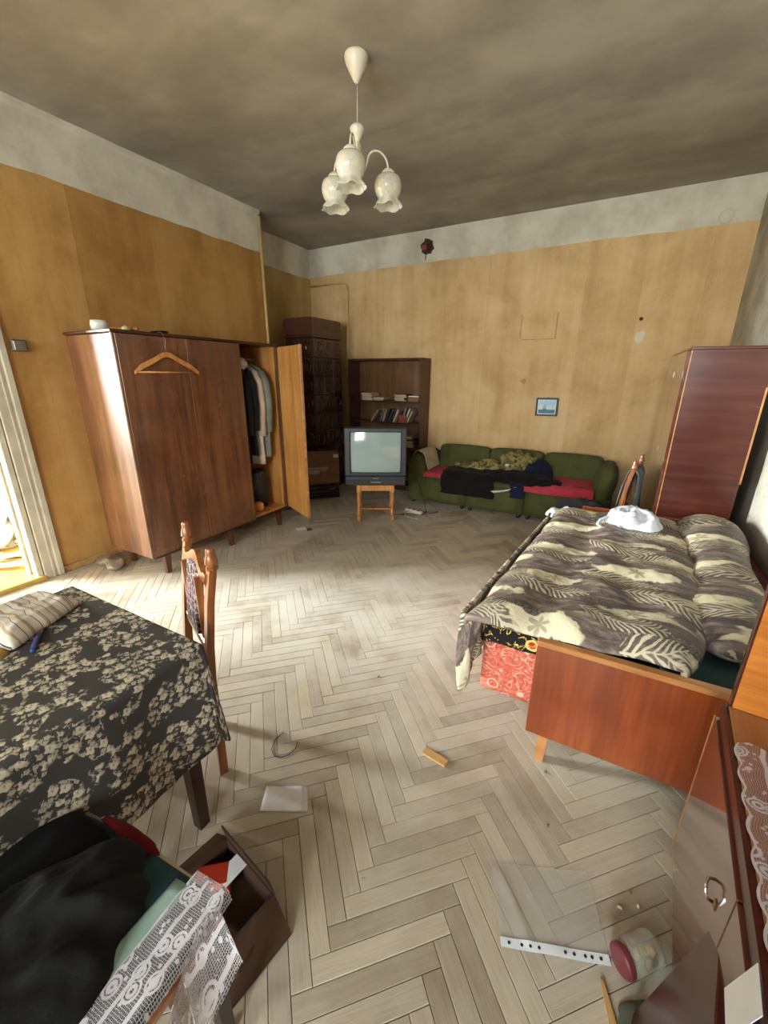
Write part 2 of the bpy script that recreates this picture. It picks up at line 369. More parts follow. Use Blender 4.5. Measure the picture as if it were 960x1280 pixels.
    c = m.mix(a.gt(.60), srgb(52, 82, 82), srgb(160, 122, 100)); c = m.mix(a.gt(.625), c, srgb(132, 56, 68)); c = m.mix(a.gt(.70), c, srgb(84, 90, 74)); c = m.mix(a.gt(.74), c, srgb(110, 50, 50))
    c = m.mix(n.sst(.3, .7) * .3, c, srgb(24, 30, 28)); m.set('Base Color', c); m.set('Roughness', .95); M['stripeb'] = m.m
    m = MAT('lace'); g = m.attr('gc'); x, y, z = m.sep(g); solidn = m.noise(m.comb(x, y), 14, 2); e = V(m.t, m.vor(m.comb(x, y), 230, 'DISTANCE_TO_EDGE', .3).outputs['Distance'])
    fl_ = V(m.t, m.vor(m.comb(x, y), 24, 'F1', .6).outputs['Distance']); mid = V(m.t, m.vor(m.comb(x + .3, y), 70, 'F1', .8).outputs['Distance'])
    band = ((((x + (solidn - .5) * .012) / .05).fract() - .5).abs()).gt(.41); flw = (fl_ - .20).abs().lt(.06).max((fl_ - .38).abs().lt(.05)).max(fl_.lt(.07))
    a = (e.lt(.07) * .8 + .04).max(band * 1.0).max(flw * 1.0).max(mid.lt(.26) * 1.0).min(1.0)
    sh = m.noise(m.comb(x, y), 30, 3)
    m.set('Base Color', m.mix(sh, srgb(178, 172, 180), srgb(226, 224, 230))); m.set('Roughness', .8); m.alpha(a); M['lace'] = m.m
    m = MAT('striped_shirt_cloth'); g = m.attr('gc'); x, y, z = m.sep(g); s_ = ((x + (m.noise(g, 5, 2) - .5) * .03) / .024).fract()
    s2 = ((x + .006) / .048).fract()
    c = m.mix(s_.lt(.09), srgb(206, 198, 186), srgb(70, 64, 66)); c = m.mix(s2.lt(.16), c, srgb(176, 150, 122)); m.set('Base Color', c); m.set('Roughness', .9); M['shirt'] = m.m
    m = MAT('purple_tapestry'); v = m.obj(); n = m.vor(m.sc(v, 1, 1, .7), 48, 'F1', .4); d = V(m.t, n.outputs['Distance']); e = V(m.t, m.vor(v, 30, 'DISTANCE_TO_EDGE', .6).outputs['Distance'])
    c = m.mix(d.lt(.35), srgb(58, 36, 50), srgb(136, 104, 122)); c = m.mix(e.lt(.035), c, srgb(176, 160, 142)); m.set('Base Color', c); m.set('Roughness', .9); M['tapestry'] = m.m
    m = MAT('ship_picture_print'); x, y, z = m.sep(m.obj()); n = m.noise(m.obj(), 40, 4)      # local x in +-.07, z in +-.055
    c = m.mix(z.sst(-.02, .05), srgb(188, 214, 226), srgb(146, 190, 218)); c = m.mix(n.sst(.5, .7) * .5, c, srgb(226, 236, 238))
    c = m.mix(z.lt(-.03), c, srgb(70, 112, 146)); 
    sx = x + .025; hull = (sx.abs().lt(.018)) * ((z + .03).abs().lt(.006)); c = m.mix(hull, c, srgb(40, 40, 50))
    sail = (sx.abs() + z * .35).lt(.018) * z.gt(-.022) * z.lt(.03) * ((z * 300.0).sin().gt(-.6)); c = m.mix(sail * .75, c, srgb(110, 104, 104))
    m.set('Base Color', c); m.set('Roughness', .15); M['ship'] = m.m
    m = MAT('sleeve_strip'); m.set('Base Color', srgb(214, 220, 226)); m.set('Roughness', .4); M['strip'] = m.m
    M['brick'] = plain('exposed_brick', srgb(140, 70, 52), .9, var=.2, bump=.4)
    M['hole'] = plain('dark_cavity', srgb(70, 56, 48), .95)
    M['patch'] = plain('bare_plaster_patch', srgb(206, 190, 150), .9, var=.08)
    M['stain'] = plain('brownish_wall_stain', srgb(184, 150, 100), .9, var=.08)
    M['white_patch'] = plain('white_plaster_chip', srgb(216, 208, 188), .9, var=.06)
    M['greycl'] = fabric('grey_green_rag', srgb(96, 98, 84))
    M['bluepl'] = plain('blue_plastic', srgb(34, 52, 112), .3)
    M['yellowc'] = fabric('mustard_cloth', srgb(176, 140, 84))
    M['sackw'] = plain('white_sack', srgb(208, 206, 204), .5, var=.1, scale=16, bump=.4)
    M['redcab'] = plain('red_brown_lacquer', srgb(104, 44, 30), .4)
    M['pipe'] = plain('yellowish_pipe_paint', srgb(198, 172, 110), .4)
    M['nextwall'] = plain('pale_room_wall', srgb(214, 200, 164), .9)
    M['bookA'] = [plain('book_cover', srgb(*c), .6) for c in ((124, 60, 46), (70, 74, 82), (150, 132, 100), (60, 40, 36), (96, 104, 92), (176, 160, 132), (48, 52, 68))]
    M['pages'] = plain('book_pages', srgb(200, 186, 156), .9)
build_materials()

# ------------------------------------------------------------------ mesh helpers
class MB:
    def __init__(s): s.v = []; s.f = []; s.mi = []; s.gc = []
    def add(s, v, f, mi=0, gc=None):
        o = len(s.v); s.v += [tuple(q) for q in v]; s.f += [tuple(i + o for i in q) for q in f]; s.mi += [mi] * len(f)
        s.gc += (gc if gc else [tuple(q) for q in v]); return s
    def xf(s, mat):
        s.v = [tuple(mat @ Vector(q)) for q in s.v]; return s
    def join(s, o, mat=None, mi=None):
        v = [tuple(mat @ Vector(q)) for q in o.v] if mat else o.v
        k = len(s.v); s.v += v; s.f += [tuple(i + k for i in q) for q in o.f]; s.mi += (o.mi if mi is None else [mi] * len(o.f)); s.gc += o.gc; return s
    def box(s, x0, x1, y0, y1, z0, z1, b=0.0, mi=0):
        if b <= 0:
            v = [(x, y, z) for z in (z0, z1) for y in (y0, y1) for x in (x0, x1)]
            return s.add(v, [(0, 2, 3, 1), (4, 5, 7, 6), (0, 1, 5, 4), (2, 6, 7, 3), (0, 4, 6, 2), (1, 3, 7, 5)], mi)
        b = min(b, (x1 - x0) * .45, (y1 - y0) * .45, (z1 - z0) * .45)
        c = ((x0 + x1) / 2, (y0 + y1) / 2, (z0 + z1) / 2); h = ((x1 - x0) / 2, (y1 - y0) / 2, (z1 - z0) / 2)
        v = []; idx = {}
        for sx in (-1, 1):
            for sy in (-1, 1):
                for sz in (-1, 1):
                    for k in range(3):
                        p = [c[i] + (sx, sy, sz)[i] * (h[i] - (b if i != k else 0)) for i in range(3)]
                        idx[(sx, sy, sz, k)] = len(v); v.append(p)
        f = []
        for k in range(3):
            a, d = [(1, 2), (2, 0), (0, 1)][k]
            for sg in (-1, 1):
                q = []
                for (p1, p2) in ((-1, -1), (1, -1), (1, 1), (-1, 1)):
                    t = [0, 0, 0]; t[k] = sg; t[a] = p1; t[d] = p2; q.append(idx[(*t, k)])
                f.append(tuple(q if sg > 0 else q[::-1]))
        for k in range(3):      # edges parallel to axis k
            a, d = [(1, 2), (2, 0), (0, 1)][k]
            for p1 in (-1, 1):
                for p2 in (-1, 1):
                    t0 = [0, 0, 0]; t0[k] = -1; t0[a] = p1; t0[d] = p2; t1 = list(t0); t1[k] = 1
                    q = [idx[(*t0, a)], idx[(*t1, a)], idx[(*t1, d)], idx[(*t0, d)]]
                    f.append(tuple(q if p1 * p2 < 0 else q[::-1]))
        for sx in (-1, 1):
            for sy in (-1, 1):
                for sz in (-1, 1):
                    q = [idx[(sx, sy, sz, k)] for k in range(3)]; f.append(tuple(q if sx * sy * sz > 0 else q[::-1]))
        return s.add(v, f, mi)
    def loft(s, rings, cap=True, mi=0, closed=True):
        n = len(rings[0]); v = [p for r in rings for p in r]; f = []
        for i in range(len(rings) - 1):
            for j in range(n if closed else n - 1):
                a, b = i * n + j, i * n + (j + 1) % n; f.append((a, b, b + n, a + n))
        if cap and closed:
            f.append(tuple(range(n - 1, -1, -1))); f.append(tuple((len(rings) - 1) * n + j for j in range(n)))
        return s.add(v, f, mi)
    def lathe(s, prof, seg=16, c=(0, 0, 0), cap=True, mi=0):
        return s.loft([[(c[0] + r * cos(2 * pi * j / seg), c[1] + r * sin(2 * pi * j / seg), c[2] + z) for j in range(seg)] for r, z in prof], cap, mi)
    def tube(s, pts, r, seg=8, mi=0, cap=True):
        P = [Vector(p) for p in pts]; rings = []; prev = None
        for i, p in enumerate(P):
            t = ((P[min(i + 1, len(P) - 1)] - P[max(i - 1, 0)])).normalized()
            a = prev if prev else (Vector((0, 0, 1)) if abs(t.z) < .9 else Vector((1, 0, 0)))
            x = (a - t * a.dot(t)).normalized(); y = t.cross(x); prev = x; rr = r[i] if isinstance(r, (list, tuple)) else r
            rings.append([tuple(p + (x * cos(2 * pi * j / seg) + y * sin(2 * pi * j / seg)) * rr) for j in range(seg)])
        return s.loft(rings, cap, mi)
    def grid(s, fn, nu, nv, mi=0, gcf=None):
        v = []; gc = []
        for i in range(nu + 1):
            for j in range(nv + 1):
                u, w_ = i / nu, j / nv; v.append(tuple(fn(u, w_))); gc.append(gcf(u, w_) if gcf else (u, w_, 0))
        f = [(i * (nv + 1) + j, (i + 1) * (nv + 1) + j, (i + 1) * (nv + 1) + j + 1, i * (nv + 1) + j + 1) for i in range(nu) for j in range(nv)]
        return s.add(v, f, mi, gc)
    def rbox(s, c, sz, r, n=6, puff=0.0, wob=0.0, seed=0, mi=0):
        h = [q / 2 for q in sz]; r = min(r, *[q * .98 for q in h]); vm = {}; v = []; f = []
        def pt(k, sg, a, b):
            d = [0, 0, 0]; d[k] = sg; i1, i2 = [(1, 2), (2, 0), (0, 1)][k]; d[i1] = a; d[i2] = b
            key = tuple(round(q, 4) for q in d)
            if key in vm: return vm[key]
            p = [d[i] * h[i] for i in range(3)]; q = [max(-(h[i] - r), min(h[i] - r, p[i])) for i in range(3)]
            nn = Vector([p[i] - q[i] for i in range(3)]); ln = nn.length
            nn = nn / ln if ln > 1e-9 else Vector((0, 0, 0))
            p = Vector(q) + nn * r if ln > 1e-9 else Vector(p)
            for i in range(3):
                o1, o2 = [(1, 2), (2, 0), (0, 1)][i]
                p[i] += (1 if d[i] > 0 else -1) * (abs(d[i]) ** 3) * puff * (1 - d[o1] ** 2) * (1 - d[o2] ** 2)
            if wob:
                q3 = Vector((p.x * 9 + seed, p.y * 9, p.z * 9)); p += Vector((mn.noise(q3), mn.noise(q3 + Vector((9, 0, 0))), mn.noise(q3 + Vector((0, 9, 0))))) * wob
            vm[key] = len(v); v.append((p.x + c[0], p.y + c[1], p.z + c[2])); return vm[key]
        for k in range(3):
            for sg in (-1, 1):
                for i in range(n):
                    for j in range(n):
                        g = lambda t: sin((-1 + 2 * t / n) * pi / 2 * .5) / sin(pi / 4) if r > 0 else -1 + 2 * t / n
                        q = [pt(k, sg, g(i), g(j)), pt(k, sg, g(i + 1), g(j)), pt(k, sg, g(i + 1), g(j + 1)), pt(k, sg, g(i), g(j + 1))]
                        f.append(tuple(q if sg > 0 else q[::-1]))
        return s.add(v, f, mi)
    def mesh(s, name, mats, smooth=False, gc=False):
        me = bpy.data.meshes.new(name); me.from_pydata(s.v, [], s.f); 
        for m_ in (mats if isinstance(mats, (list, tuple)) else [mats]): me.materials.append(m_)
        me.polygons.foreach_set('material_index', s.mi)
        if smooth: me.polygons.foreach_set('use_smooth', [True] * len(s.f))
        if gc:
            a = me.attributes.new('gc', 'FLOAT_VECTOR', 'POINT'); a.data.foreach_set('vector', np.array(s.gc, dtype=np.float32).ravel())
        me.update(); return me

def put(name, mb, mats, parent=None, smooth=False, gc=False, solid=0, sub=0, loc=None, auto=False):
    me = mb.mesh(name, mats, smooth or auto, gc) if isinstance(mb, MB) else mb
    o = bpy.data.objects.new(name, me); COL.objects.link(o)
    if parent: o.parent = parent
    if loc: o.location = loc
    if auto:
        try: me.set_sharp_from_angle(angle=radians(35))
        except Exception: pass
    if solid:
        q = o.modifiers.new('thickness', 'SOLIDIFY'); q.thickness = solid; q.offset = 0
    if sub:
        q = o.modifiers.new('smooth', 'SUBSURF'); q.levels = sub; q.render_levels = sub
    return o
def tag(o, label, cat, group=None, kind=None):
    o['label'] = label; o['category'] = cat
    if group: o['group'] = group
    if kind: o['kind'] = kind
    return o
def thing(name, label, cat, loc=(0, 0, 0), rz=0.0, group=None):
    o = bpy.data.objects.new(name, None); COL.objects.link(o); o.empty_display_size = .1
    o.location = loc; o.rotation_euler = (0, 0, rz); return tag(o, label, cat, group)
def struct(name, mb, mats, **k):
    o = put(name, mb, mats, **k)
    if not k.get('parent'): o['kind'] = 'structure'
    return o
def nz(x, y, z=0.0, s=1.0): return mn.noise(Vector((x * s, y * s, z * s + 3.1)))
def fold(x, y, seed=0.0):      # soft cloth wrinkles, ridged
    a = 1 - abs(mn.noise(Vector((x * 5 + seed, y * 5, seed)))) * 2.4; b = 1 - abs(mn.noise(Vector((x * 11 + seed, y * 9, seed + 5)))) * 2.2
    return a * .7 + b * .3
def lerp(a, b, t): return a + (b - a) * t
def V3(*a): return Vector(a)
# projection of a point, used only to rank pieces by their size in view
def view(p):
    d = Vector(p) - Vector((0, 0, CH)); z = d.dot(fw)
    return (480 + F * d.dot(r2) / z, 640 - F * d.dot(u2) / z, z) if z > .1 else (-9e9, 0, z)

# ------------------------------------------------------------------ setting: floor
def clip(poly, axis, val, keep_less):
    out = []
    for i in range(len(poly)):
        a, b = poly[i], poly[(i + 1) % len(poly)]; ia = (a[axis] <= val) == keep_less or a[axis] == val; ib = (b[axis] <= val) == keep_less or b[axis] == val
        if ia: out.append(a)
        if ia != ib:
            t = (val - a[axis]) / (b[axis] - a[axis]); out.append((a[0] + (b[0] - a[0]) * t, a[1] + (b[1] - a[1]) * t))
    return out
def build_floor():
    fl = struct('floor', MB().box(XA, XR, REAR, YB, -.08, -.012), M['joint'])
    W, Lp = .0577, .4035; g = .0009; x0, y0 = -.468, .885; q = 1 / math.sqrt(2)
    e1 = (q, q); e2 = (-q, q)
    planks = []
    for c in range(-9, 6):
        for k in range(-75, 75):
            for typ in (0, 1):
                a0, b0 = (k * W + c * Lp, k * W - c * Lp)
                if typ == 0: A0, A1, B0, B1 = a0, a0 + Lp, b0, b0 + W
                else: A0, A1, B0, B1 = a0 + Lp, a0 + Lp + W, b0 + W - Lp, b0 + W
                ca, cb = (A0 + A1) / 2, (B0 + B1) / 2
                cx, cy = x0 + ca * e1[0] + cb * e2[0], y0 + ca * e1[1] + cb * e2[1]
                if XA - .3 < cx < XR + .3 and REAR - .3 < cy < YB + .3: planks.append((cx, cy, typ))
    full = []; part = []
    hx, hy = Lp / 2 - g, W / 2 - g
    for cx, cy, typ in planks:
        ang = pi / 4 if typ == 0 else -pi / 4
        cs = [(cx + a * cos(ang) - b * sin(ang), cy + a * sin(ang) + b * cos(ang)) for a, b in ((-hx, -hy), (hx, -hy), (hx, hy), (-hx, hy))]
        xl = XL if cy < YJ else XA
        if all(xl < p[0] < XR and REAR < p[1] < YB for p in cs):
            s_ = view((cx, cy, 0)); vis = -60 < s_[0] < 1020 and 560 < s_[1] < 1340
            full.append(((1 / s_[2] ** 2 if vis else 0), cx, cy, ang))
        else: part.append((cx, cy, ang, cs, xl))
    # the ones hidden under furniture rank last
    hid = [(-.38, .8, 1.6, 3.3), (-1.8, -1.08, -.3, .66), (.36, .88, 0, 1.2), (-3.5, -3.05, 1.7, 3.3), (-3.8, -.9, -1.5, .3)]
    full.sort(key=lambda t: -t[0] * (0.01 if any(a < t[1] < b and c < t[2] < d for a, b, c, d in hid) else 1))
    protos = []
    rng = random.Random(3)
    for i in range(4):
        mb = MB(); b = .0012; z = rng.uniform(-.0008, .0008)
        v = [(x, y, -.014) for x, y in ((-hx, -hy), (hx, -hy), (hx, hy), (-hx, hy))] + [(x, y, -b + z) for x, y in ((-hx, -hy), (hx, -hy), (hx, hy), (-hx, hy))] + \
            [(x, y, z) for x, y in ((-hx + b, -hy + b), (hx - b, -hy + b), (hx - b, hy - b), (-hx + b, hy - b))]
        f = [(i_, (i_ + 1) % 4, (i_ + 1) % 4 + 4, i_ + 4) for i_ in range(4)] + [(4 + i_, 4 + (i_ + 1) % 4, 8 + (i_ + 1) % 4, 8 + i_) for i_ in range(4)] + [(8, 9, 10, 11)]
        mb.add(v, f); protos.append(mb)
    pm = [p.mesh('plank', M['plank'], gc=True) for p in protos]
    for i, (_, cx, cy, ang) in enumerate(full[:298]):
        o = bpy.data.objects.new('plank', pm[rng.randrange(4)]); COL.objects.link(o); o.parent = fl; o.location = (cx, cy, 0); o.rotation_euler = (0, 0, ang + (pi if rng.random() < .5 else 0))
    rest = MB()
    for _, cx, cy, ang in full[298:]:
        rest.join(protos[rng.randrange(4)], Matrix.Translation((cx, cy, 0)) @ Matrix.Rotation(ang, 4, 'Z'))
    for cx, cy, ang, cs, xl in part:
        p = clip(cs, 0, xl + .001, False); 
        if len(p) > 2: p = clip(p, 0, XR - .001, True)
        if len(p) > 2: p = clip(p, 1, REAR + .001, False)
        if len(p) > 2: p = clip(p, 1, YB - .001, True)
        if len(p) < 3: continue
        n = len(p); v = [(a, b, -.014) for a, b in p] + [(a, b, 0) for a, b in p]
        gcl = [((a - cx) * cos(ang) + (b - cy) * sin(ang), -(a - cx) * sin(ang) + (b - cy) * cos(ang), 0) for a, b in p] * 2
        rest.add(v, [(i_, (i_ + 1) % n, (i_ + 1) % n + n, i_ + n) for i_ in range(n)] + [tuple(range(n, 2 * n))], 0, gcl)
    o = put('plank', rest, M['plank'], fl, gc=True); o['kind'] = 'stuff'
build_floor()

# ------------------------------------------------------------------ setting: walls, ceiling
def wallpaper(axis, const, a0, a1, z0, zt, out, m, name, parent, n=70):
    """thin sheet 3 mm proud of the wall with a slightly uneven top edge"""
    mb = MB(); d = const + out * .003
    for i in range(n):
        u0, u1 = lerp(a0, a1, i / n), lerp(a0, a1, (i + 1) / n); h0, h1 = zt + nz(u0 * 4, const) * .014, zt + nz(u1 * 4, const) * .014
        P = (lambda a, b, z: (b, a, z)) if axis == 'x' else (lambda a, b, z: (a, b, z))
        v = [P(d, u0, z0), P(d, u1, z0), P(d, u1, h1), P(d, u0, h0), P(const, u0, z0), P(const, u1, z0), P(const, u1, h1), P(const, u0, h0)]
        mb.add(v, [(0, 1, 2, 3), (3, 2, 6, 7)])
    return put(name, mb, m, parent)
T = .2
wb = struct('wall_back', MB().box(XA - T, XR + T, YB, YB + T, 0, ZC), M['plaster'])
wallpaper('x', YB, XA, XR, 0, ZB, -1, M['wp_back'], 'wallpaper', wb)
DY0, DY1, DZ = .18, 1.30, 2.25
wl = struct('wall_left', MB().box(XL - T, XL, DY1, YJ, 0, ZC).box(XL - T, XL, REAR, DY0, 0, ZC).box(XL - T, XL, DY0, DY1, DZ, ZC), M['plaster'])
wallpaper('y', XL, DY1, YJ, 0, 2.86, 1, M['wp_left'], 'wallpaper', wl)
wallpaper('y', XL, REAR, DY0, 0, 2.86, 1, M['wp_left'], 'wallpaper', wl)
wallpaper('y', XL, DY0, DY1, DZ, 2.86, 1, M['wp_left'], 'wallpaper', wl, 20)
wa = struct('wall_alcove', MB().box(XA - T, XA, YJ - T, YB, 0, ZC).box(XA - T + .001, XL - .001, YJ - T, YJ, 0, ZC - .001), M['plaster'])
wallpaper('y', XA, YJ, YB, 0, 2.88, 1, M['wp_alcove'], 'wallpaper', wa, 24)
wallpaper('x', YJ, XA, XL, 0, 2.88, 1, M['wp_alcove'], 'wallpaper', wa, 8)
wr = struct('wall_right', MB().box(XR, XR + T, REAR, YB, 0, ZC), M['plaster'])
wallpaper('y', XR, REAR, YB, 0, ZC - .01, -1, M['wp_right'], 'wallpaper', wr, 10)
# window wall behind the camera
mb = MB(); xs = [XL - T] + [q for ab in WIN for q in ab] + [XR + T]
for i in range(0, len(xs), 2): mb.box(xs[i], xs[i + 1], REAR - .35, REAR, 0, ZC)
for a, b in WIN: mb.box(a, b, REAR - .35, REAR, 0, .80).box(a, b, REAR - .35, REAR, 2.72, ZC)
wf = struct('wall_front', mb, M['plaster'])
for i, (a, b) in enumerate(WIN):
    mb = MB(); y = REAR - .18
    for x in (a, b - .05, (a + b) / 2 - .03): mb.box(x, x + .06 if x != a and x != b - .05 else x + .05, y - .03, y + .03, .80, 2.72, .005)
    for z in (.80, 2.67, 2.05): mb.box(a, b, y - .03, y + .03, z, z + .05, .005)
    wn = struct('window_%d' % (i + 1), mb, M['paintw'])
    put('pane', MB().box(a + .04, b - .04, y - .002, y + .002, .84, 2.69), M['pane'], wn)
    put('sill', MB().box(a - .05, b + .05, REAR - .15, REAR + .12, .76, .80, .006), M['paintw'], wn)
# ceiling with slight waviness
def build_ceiling():
    def P(u, v):
        x = lerp(XA - T, XR + T, u); y = lerp(REAR - .35, YB + T, v); return (x, y, ZC + nz(x * .8, y * .8) * .008)
    mb = MB().grid(P, 40, 60); mb.box(XA - T, XR + T, REAR - .35, YB + T, ZC + .03, ZC + .12)
    struct('ceiling', mb, M['ceil'], smooth=True)
build_ceiling()
# cracked little cove along the left wall and skirting remains
mb = MB(); n = 60
for i in range(n):
    a, b = lerp(REAR, YJ, i / n), lerp(REAR, YJ, (i + 1) / n); w0 = .035 + nz(a * 6, 2) * .01; w1 = .035 + nz(b * 6, 2) * .01
    mb.add([(XL, a, ZC + .01), (XL + w0, a, ZC + .01), (XL + w0 * .7, a, ZC - w0 * .7), (XL, a, ZC - w0 * 1.2), (XL, b, ZC + .01), (XL + w1, b, ZC + .01), (XL + w1 * .7, b, ZC - w1 * .7), (XL, b, ZC - w1 * 1.2)],
           [(1, 2, 6, 5), (2, 3, 7, 6)])
struct('trim_1', mb, M['plaster'])
mb = MB().box(XL, XL + .022, DY1 + .12, YJ, 0, .055, .006); struct('baseboard_left', mb, M['bare'])
mb = MB().box(XL, XR, YB - .022, YB - .003, 0, .06, .006); struct('baseboard_back', mb, M['bare'])
mb = MB().box(XR - .02, XR - .003, REAR, YB - .03, 0, .06, .006); struct('baseboard_right', mb, M['bare'])

# doorway: casing with mouldings, painted threshold
def build_door():
    mb = MB()
    for y0, y1, sx in ((DY1 - .01, DY1 + .12, 1), (DY0 - .12, DY0 + .01, 1)):
        mb.box(XL, XL + .022, y0, y1, 0, DZ + .12, .004)
        e0, e1 = (y1 - .045, y1) if y0 > 1 else (y0, y0 + .045)
        mb.box(XL, XL + .036, e0, e1, 0, DZ + .12, .007)
        m0 = (y0 + y1) / 2; mb.box(XL, XL + .028, m0 - .012, m0 + .006, 0, DZ + .06, .004)
    mb.box(XL, XL + .022, DY0, DY1, DZ - .01, DZ + .12, .004).box(XL, XL + .036, DY0, DY1, DZ + .075, DZ + .12, .007)
    d = struct('door_1', mb, M['paintw'])
    mb = MB().box(XL - T, XL, DY1 - .05, DY1 - .012, .03, DZ, .004).box(XL - T, XL, DY0 + .012, DY0 + .05, .03, DZ, .004).box(XL - T, XL, DY0 + .012, DY1 - .012, DZ - .05, DZ - .012, .004)
    mb.box(XL - T + .07, XL - .09, DY1 - .066, DY1 - .05, .03, DZ - .05, .003)
    put('jamb', mb, M['paintw'], d)
    put('threshold', MB().box(XL - T, XL + .03, DY0, DY1, -.01, .035, .008), M['yellowp'], d)
    put('strike_plate', MB().box(XL - .052, XL - .03, DY1 - .072, DY1 - .066, .98, 1.10, .002), M['steel'], d)
build_door()
# the room beyond the doorway
NX = -7.4
SY = -2.4
struct('floor_side_room', MB().box(NX, XL - T, SY, 3.6, -.06, 0.0), M['yellowp'])
struct('wall_side_room', MB().box(NX - T, NX, SY, 3.6, 0, .85).box(NX - T, NX, SY, 3.6, 2.7, ZC).box(NX - T, NX, -.1, 3.6, .85, 2.7).box(NX - T, NX, SY, -2.0, .85, 2.7).box(NX, XL - T - .001, 3.6, 3.8, 0, ZC).box(NX - T, XL - T - .001, SY - .2, SY, 0, ZC), M['nextwall'])
struct('ceiling_side_room', MB().box(NX - T, XL - T - .001, SY - .2, 3.8, ZC, ZC + .12), M['ceil'])
mb = MB()
for y in (-2.0, -1.08, -.16): mb.box(NX - .13, NX - .07, y, y + .06, .85, 2.7, .005)
for z in (.85, 2.64): mb.box(NX - .13, NX - .07, -2.0, -.1, z, z + .06, .005)
wn = struct('window_3', mb, M['paintw']); put('pane', MB().box(NX - .102, NX - .098, -1.95, -.15, .9, 2.65), M['pane'], wn)

# wall blemishes that stand proud or sunken
def blob(c, r, axis, out, th=.002, n=14, seed=0, sx=1.0, sz=1.0):
    mb = MB(); ring = []
    for i in range(n):
        a = 2 * pi * i / n; k = r * (1 + .45 * nz(cos(a) * 2 + seed, sin(a) * 2, seed)); ring.append((k * cos(a) * sx, k * sin(a) * sz))
    P = (lambda a, b, z: (c[0] + a, c[1] + b * out, c[2] + z)) if axis == 'x' else (lambda a, b, z: (c[0] + b * out, c[1] + a, c[2] + z))
    mb.loft([[P(a, 0, z) for a, z in ring], [P(a * .93, th, z * .93) for a, z in ring]]); return mb
put('plaster_chip', blob((.105, YB - .003, 1.955), .045, 'x', -1, .002, seed=4, sz=1.3), M['white_patch'], wb)
put('plaster_chip', blob((-2.40, YB - .003, 2.86), .05, 'x', -1, .002, seed=7, sx=.9), M['patch'], wb)
put('plaster_chip', blob((-2.41, YB - .003, 2.74), .035, 'x', -1, .002, seed=9, sz=.3), M['patch'], wb)
put('plaster_chip', blob((-1.98, YB - .003, 1.95), .018, 'x', -1, .002, seed=12, sz=.8), M['patch'], wb)
# darker outline left on the wallpaper by a picture taken down, and a few stains
for x0, x1, z0, z1 in ((-1.13, -1.115, 1.98, 2.24), (-.74, -.722, 1.96, 2.24), (-1.11, -.74, 1.962, 1.972)):
    put('wallpaper_stain', MB().box(x0, x1, YB - .0036, YB - .003, z0, z1), M['stain'], wb)
put('wallpaper_stain', blob((-1.03, YB - .003, 1.50), .035, 'x', -1, .0006, seed=31, n=18), M['stain'], wb)
put('wallpaper_stain', blob((.09, YB - .003, 2.13), .018, 'x', -1, .0006, seed=33, n=12), M['hole'], wb)
# knocked-out hole with brick showing
h = put('wall_cavity', blob((-2.36, YB - .001, 3.075), .085, 'x', -1, .003, seed=21, n=20), M['hole'], wb)
put('brick', MB().box(-2.43, -2.365, YB - .012, YB + .001, 3.04, 3.10, .004), M['brick'], wb)
put('brick', MB().box(-2.355, -2.30, YB - .010, YB + .001, 3.06, 3.11, .004), M['carddark'], wb)
mb = MB()
for i in range(5): mb.tube([(-2.35 + i * .018, YB - .012, 3.12 - i * .004), (-2.355 + i * .017, YB - .016, 3.02 + i * .006)], .0035, 5)
mb.tube([(-2.37, YB - .01, 3.02), (-2.372, YB - .012, 2.93)], .005, 5)
put('reed_lath', mb, M['ward_dark'], wb)
mb = MB(); mb.loft([[(.62 + r * cos(2 * pi * j / 24), YB - d, 2.965 + r * sin(2 * pi * j / 24)) for j in range(24)] for r, d in ((.062, -.001), (.06, .01), (.05, .012), (.044, .004), (.03, .004), (.026, .009), (.001, .009))])
tag(put('vent_cover', mb, M['plaster'], auto=True), 'round painted-over vent cover high on the back wall near the right corner', 'vent')

